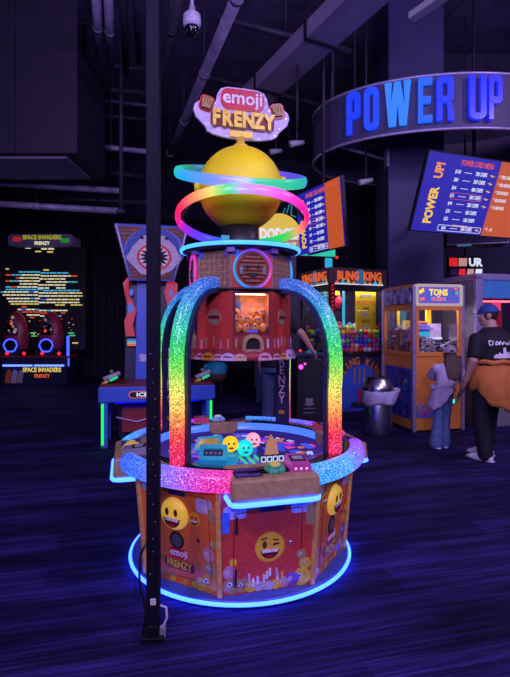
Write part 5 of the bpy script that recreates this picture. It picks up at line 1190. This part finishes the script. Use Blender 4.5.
# sweater tied round the waist, hanging at the back left
b = MB(); n = 26; vs = []; fs = []
for i in range(n+1):
    a = R(95+250*i/n)
    for k in range(9):
        t = k/8; hang = .07+.20*abs(math.sin(PI*min(1, i/n*1.15)))**1.5; fl = 1+.28*t
        vs.append((-.005-.02*t+(.122*fl+.008*math.sin(i*1.7)*t)*math.cos(a), -.03+(.108*fl+.012*math.sin(i*2.1)*t)*math.sin(a)*(1 if math.sin(a) > 0 else 1.15), .765-hang*t-.02*(math.cos(a) < 0)*t+.03*math.cos(a)*(1-t)))
for i in range(n):
    for k in range(8): fs.append((i*9+k, i*9+k+1, (i+1)*9+k+1, (i+1)*9+k))
b.add(vs, fs, 'sweat_lav', I4, True); sw = b.build('tied_sweater', girl); s_ = sw.modifiers.new('s', 'SOLIDIFY'); s_.thickness = .014
b = MB(); b.tube([V(.0+.142*math.cos(R(12*i)), -.03+.115*math.sin(R(12*i)), .765+.03*math.cos(R(12*i))+.008*math.sin(i)) for i in range(30)], .02, 'sweat_lav', seg=10, closed=True); b.build('knotted_sleeve', sw)
b = MB(); hb_ = [(hd_+V(-.0, -.05, .0), .07, .05), (hd_+V(-.01, -.085, -.03), .09, .055), (hd_+V(-.035, -.155, -.13), .105, .05), (hd_+V(-.065, -.225, -.22), .095, .042), (hd_+V(-.10, -.27, -.30), .06, .024)]
trunk(b, hb_, 'hair_brown'); b.ball((0, -.015, -.01), 1, 'hair_brown', H, 20, 14, (.086, .096, .085))
for i in range(11): 
    x = -.085+.017*i; b.tube([hd_+V(x, -.11, -.02), hd_+V(x*1.1-.03, -.215, -.15), hd_+V(x*.8-.075, -.31, -.29-.03*math.sin(i*2))], [.016, .014, .005], 'hair_brown', seg=8)
remesh(b.build('long_hair', girl), .010, 2)
cp = cap(girl, H @ T(0, 0, -.004), 'cap_pink')
b = MB(); b.prism(circ(.035, 14, 0, .0, 1, 1.0, 0, 180), -.003, .004, 'hair_dark', H @ T(0, -.118, .040) @ RX(-14)); b.build('strap_opening', cp)
glow('phone_glow', (.05, .9, .8), 1.2)
b = MB(); b.box((0, 0, 0), (.03, .012, .05), 'phone_glow'); b.box((0, .008, 0), (.045, .01, .08), 'black'); tag(b.build('glowing_trinket', None, M=T(gx+.215, 6.02+.19, .535) @ RZ(20)), 'small teal glowing trinket held in the hand of the girl', 'trinket')

# --- the man in the blue cap
b = MB(); YW = 26
pel, wst, chs, nk, hd_ = V(0, 0, .93), V(0, -.02, 1.10), V(0, -.04, 1.30), V(0, -.02, 1.47), V(0, .02, 1.605)
secs = [(pel-V(0, 0, .08), .18, .15), (pel, .20, .165), (wst, .215, .18), (chs, .225, .16), (V(0, -.03, 1.385), .20, .12), (V(0, -.02, 1.44), .11, .09), (nk, .07, .07), (V(0, .0, 1.54), .062, .064)]
trunk(b, secs, 'skin'); HM = RZ(42) @ RX(-4); H = head(b, hd_, HM, 1.02)
shL, elL, wrL = V(-.25, -.03, 1.345), V(-.325, -.06, 1.12), V(-.325, .04, .90); shR, elR, wrR = V(.245, -.03, 1.345), V(.30, .02, 1.13), V(.20, .20, 1.0)
for s, e, w in ((shL, elL, wrL), (shR, elR, wrR)): limb(b, [s, e, w], [.062, .050, .033], 'skin')
hand(b, wrL, V(.05, .5, -.7), V(1, 0, 0), -1); hand(b, wrR, V(-.3, .8, -.1), V(0, 0, -1), -1)
legs = [(V(-.09, 0, .88), V(-.10, .03, .48), V(-.10, -.03, .08)), (V(.09, 0, .88), V(.10, .09, .48), V(.11, .13, .08))]
for h, k_, a in legs: limb(b, [h, k_, a], [.10, .065, .045], 'skin'); b.tube([a, a+V(0, .15, -.04)], [.04, .035], 'skin', seg=10)
mx, my = 2.615, 5.47; man = place(remesh(b.build('person'), .009), (mx, my, 0), YW)
tag(man, 'man in blue cap and black printed shirt, orange hoodie tied round his waist', 'person'); features(man, H)
b = MB(); ss = [(V(0, 0, .98), .21, .18), (wst, .23, .195), (chs, .24, .18), (V(0, -.03, 1.385), .215, .135), (V(0, -.028, 1.44), .13, .105), (V(0, -.025, 1.475), .078, .08)]
trunk(b, ss, 'shirt_black', .012)
for s, e in ((shL, elL), (shR, elR)): d = e-s; limb(b, [s, s+d*.4, s+d*.72], [.072, .072, .074], 'shirt_black')
sh = remesh(b.build('t_shirt', man), .012)
# printed lettering and skyline, wrapped on the back of the shirt
def wrap(mb, u, z):
    for (c0, rx0, ry0), (c1, rx1, ry1) in zip(ss, ss[1:]):
        if c0.z <= z <= c1.z:
            t = (z-c0.z)/(c1.z-c0.z); c = c0.lerp(c1, t); t = t*t*(3-2*t); rx, ry = rx0+(rx1-rx0)*t+.017, ry0+(ry1-ry0)*t+.017; break
    g = -PI/2+u/(rx*.95); return V(c.x+rx*math.cos(g), c.y+ry*math.sin(g), z)
b = MB(); vs, fs = glyphs("O'BRADY'S", .02, 'CENTER'); b.add([wrap(b, x*.085*.85-.055, 1.315+v*.085-.5*(x*.085*.85)**2) - V(0, .002*zz, 0) for x, v, zz in vs], fs, 'print_white')
for i, hgt in enumerate((.02, .035, .03, .05, .04, .035, .10, .105, .06, .045, .055, .03, .04, .025)):
    u = -.165+.0165*i; q = [wrap(b, u+a_, z_) for a_, z_ in ((0, 1.145), (.0155, 1.145), (.0155, 1.155+hgt), (0, 1.155+hgt))]; b.add(q+[p_-V(0, .003, 0) for p_ in q], [(4, 5, 6, 7), (0, 3, 2, 1)], 'print_white')
b.build('back_print', sh)
b = MB(); trunk(b, [(pel-V(0, 0, .09), .185, .16), (pel, .20, .17), (wst-V(0, 0, .06), .20, .17)], 'trouser_black', .01)
for h, k_, a in legs: limb(b, [h, k_, V(a.x, a.y, .075)], [.118, .098, .082], 'trouser_black')
remesh(b.build('trousers', man), .013)
for h, k_, a in legs: shoe(V(a.x, a.y+.0, 0), 9 if a.x < -.05 else 15, .30, 'shoe', man)
b = MB(); n = 44; vs = []; fs = []
for i in range(n+1):
    a = R(100+340*i/n)
    for k in range(12):
        t = k/11; hang = .30+.22*max(0, -math.sin(a))+.02*math.sin(i*.9); fl = 1+.17*math.sin(PI*min(1, t*1.05))+.08*t
        rip = (.010*math.sin(i*1.1)+.007*math.sin(i*2.3+k*.4))*t
        vs.append(((.218*fl+rip)*math.cos(a), -.01+(.215*fl+rip)*math.sin(a), 1.10-hang*t+.006*math.sin(i*1.9)))
for i in range(n):
    for k in range(11): fs.append((i*12+k, i*12+k+1, (i+1)*12+k+1, (i+1)*12+k))
b.add(vs, fs, 'hoodie', I4, True); hd2 = b.build('tied_hoodie', man); s_ = hd2.modifiers.new('s', 'SOLIDIFY'); s_.thickness = .018
b = MB(); b.tube([V(.23*math.cos(R(10*i)), -.01+.225*math.sin(R(10*i)), 1.10+.008*math.sin(i*1.3)) for i in range(36)], .026, 'hoodie', seg=10, closed=True); b.build('knotted_sleeve', hd2)
b = MB(); b.tube([V(.13, -.255, 1.06), V(.155, -.285, .96), (.19, -.29, .84), (.21, -.27, .76)], [.006, .014, .016, .005], 'shirt_black', seg=8); b.build('fold_shade', hd2)  # dark strip laid on for the shade in the hoodie's fold
b = MB(); b.ball((0, -.014, .010), 1, 'hair_dark', H, 20, 14, (.082, .094, .095)); b.build('short_hair', man)
cap(man, H @ T(0, 0, -.006), 'cap_blue', k=1.0)

# --- two people mostly hidden behind the machine
def stander(label, loc, yaw, sc, top, legm, arm, shoem, hair):
    b = MB(); K = sc; j = lambda *a: V(*a)*K
    trunk(b, [(j(0, 0, .85), .15*K, .11*K), (j(0, 0, .95), .165*K, .12*K), (j(0, 0, 1.10), .14*K, .11*K), (j(0, 0, 1.30), .17*K, .12*K), (j(0, 0, 1.42), .15*K, .09*K), (j(0, 0, 1.48), .058*K, .058*K), (j(0, .01, 1.54), .055*K, .055*K)], 'skin')
    H = head(b, j(0, .02, 1.64), RZ(0), K)
    arms = [(j(-.20, 0, 1.41), j(-.24, -.02, 1.13), j(-.25, .06, .88)), arm if arm else (j(.20, 0, 1.41), j(.24, -.02, 1.13), j(.25, .06, .88))]
    for i, (s, e, w) in enumerate(arms):
        limb(b, [s, e, w], [.052*K, .042*K, .029*K], 'skin'); hand(b, w, (w-e), V(0, 0, -1) if (i and arm) else V(1-2*i, 0, 0), -1 if i == 0 else 1, curl=.7)
    lg = [(j(s*.09, 0, .88), j(s*.10, .02, .48), j(s*.11, -.02, .08)) for s in (-1, 1)]
    for h, k_, a in lg: limb(b, [h, k_, a], [.085*K, .058*K, .042*K], 'skin'); b.tube([a, a+V(0, .14, -.04)], [.038, .034], 'skin', seg=10)
    o = place(remesh(b.build('person'), .010), loc, yaw); tag(o, label, 'person'); features(o, H)
    b = MB(); trunk(b, [(j(0, 0, .90), .18*K, .14*K), (j(0, 0, 1.10), .16*K, .13*K), (j(0, 0, 1.30), .185*K, .135*K), (j(0, 0, 1.42), .165*K, .105*K), (j(0, 0, 1.475), .075*K, .075*K)], top, .008)
    for s, e, w in arms: limb(b, [s, s.lerp(e, .3), s.lerp(e, .55)], [.066, .066, .066], top)
    remesh(b.build('t_shirt', o), .013)
    b = MB(); trunk(b, [(j(0, 0, .84), .165*K, .13*K), (j(0, 0, .94), .178*K, .135*K), (j(0, 0, 1.03), .155*K, .125*K)], legm, .006)
    for h, k_, a in lg: limb(b, [h, k_, V(a.x, a.y, .07)], [.10*K, .085*K, .082*K], legm)
    remesh(b.build('trousers', o), .013)
    for h, k_, a in lg: shoe(V(a.x, a.y, 0), -4 if a.x > 0 else 4, .27, 'shoe', o, shoem)
    MB().ball((0, -.016, .024), 1, hair, H, 20, 14, (.085, .098, .108)).build('hair', o)
stander('person in loose blue jeans behind the machine, one arm reaching right to the dark console', (.26, 6.15, 0), -35, 1.08, 'shirt_black', 'denim_dark', (V(.215, 0, 1.52), V(.36, .02, 1.40), V(.44, .12, 1.21)), 'teal', 'hair_dark')
stander('person in pale trousers and white shoes standing far back behind the machine', (.17, 12.0, 0), 170, .97, 'shirt_black', 'trouser_pale', None, 'shoe_white', 'hair_brown')
# ------------------------------------------------------------------ light, world, camera
def area(name, loc, target, size, energy, colr, spread=180):
    l = bpy.data.lights.new(name, 'AREA'); l.shape = 'DISK'; l.size = size; l.energy = energy; l.color = colr; l.spread = R(spread)
    o = bpy.data.objects.new(name, l); COL.objects.link(o); o.location = loc
    o.rotation_euler = (Vector(target)-Vector(loc)).to_track_quat('-Z', 'Y').to_euler(); return o
def spot(name, loc, target, energy, colr, ang, blend=.5, r=.05):
    l = bpy.data.lights.new(name, 'SPOT'); l.energy = energy; l.color = colr; l.spot_size = R(ang); l.spot_blend = blend; l.shadow_soft_size = r
    o = bpy.data.objects.new(name, l); COL.objects.link(o); o.location = loc
    o.rotation_euler = (Vector(target)-Vector(loc)).to_track_quat('-Z', 'Y').to_euler(); return o
area('hall_fill', (-2.5, -1.5, 5.6), (-1, 4, 0), 1.2, 145, (.62, .44, 1.0))  # four unseen fill lights added for the hall's overall brightness
area('hall_fill', (3.5, -1.0, 5.6), (2.5, 5, 0), 1.2, 145, (.62, .44, 1.0))
area('hall_fill', (0, -3.2, 3.6), (0, 7, 3.6), 1.5, 200, (.62, .44, 1.0))
area('hall_fill', (5.5, 3.0, 5.7), (3.2, 6.5, 1.0), .8, 150, (.62, .44, 1.0))
area('ceiling_fill', (-1.2, 0.5, 3.2), (-2.0, 7, 7.2), 1.0, 70, (.5, .38, 1.0))  # two unseen fills added to brighten the ceiling, no fixture there
area('ceiling_fill', (2.6, 1.5, 4.2), (2.5, 7, 7.2), 1.0, 36, (.5, .38, 1.0))
spot('globe_fill', (2.2, -1.0, 5.0), (MX, MY, 2.34), 230, (1.0, .95, .8), 8.2, .5, .3)  # pair of added fill spots, only there to brighten the globe
spot('globe_fill', (-.6, -1.6, 4.6), (MX, MY, 2.34), 150, (1.0, .95, .8), 8.2, .5, .3)
w = bpy.data.worlds.new('world'); SC.world = w; w.use_nodes = True
w.node_tree.nodes['Background'].inputs[0].default_value = (.02, .016, .06, 1); w.node_tree.nodes['Background'].inputs[1].default_value = .5
cam = bpy.data.cameras.new('camera'); cam.sensor_fit = 'VERTICAL'; cam.sensor_height = 36; cam.sensor_width = 27.12; cam.lens = F/677*36; cam.shift_y = -13.5/677
cam.clip_start = .05; cam.clip_end = 100
co = bpy.data.objects.new('camera', cam); COL.objects.link(co); co.location = (0, 0, EYE); co.rotation_euler = (R(90), 0, 0); SC.camera = co
SC.view_settings.view_transform = 'Standard'; SC.view_settings.look = 'None'; SC.view_settings.gamma = 1; SC.view_settings.exposure = 0; SC.view_settings.use_curve_mapping = False
SC.cycles.use_denoising = True; SC.cycles.max_bounces = 8; SC.cycles.transparent_max_bounces = 16; SC.cycles.caustics_reflective = False; SC.cycles.caustics_refractive = False; SC.cycles.sample_clamp_indirect = 4; SC.cycles.use_light_tree = True
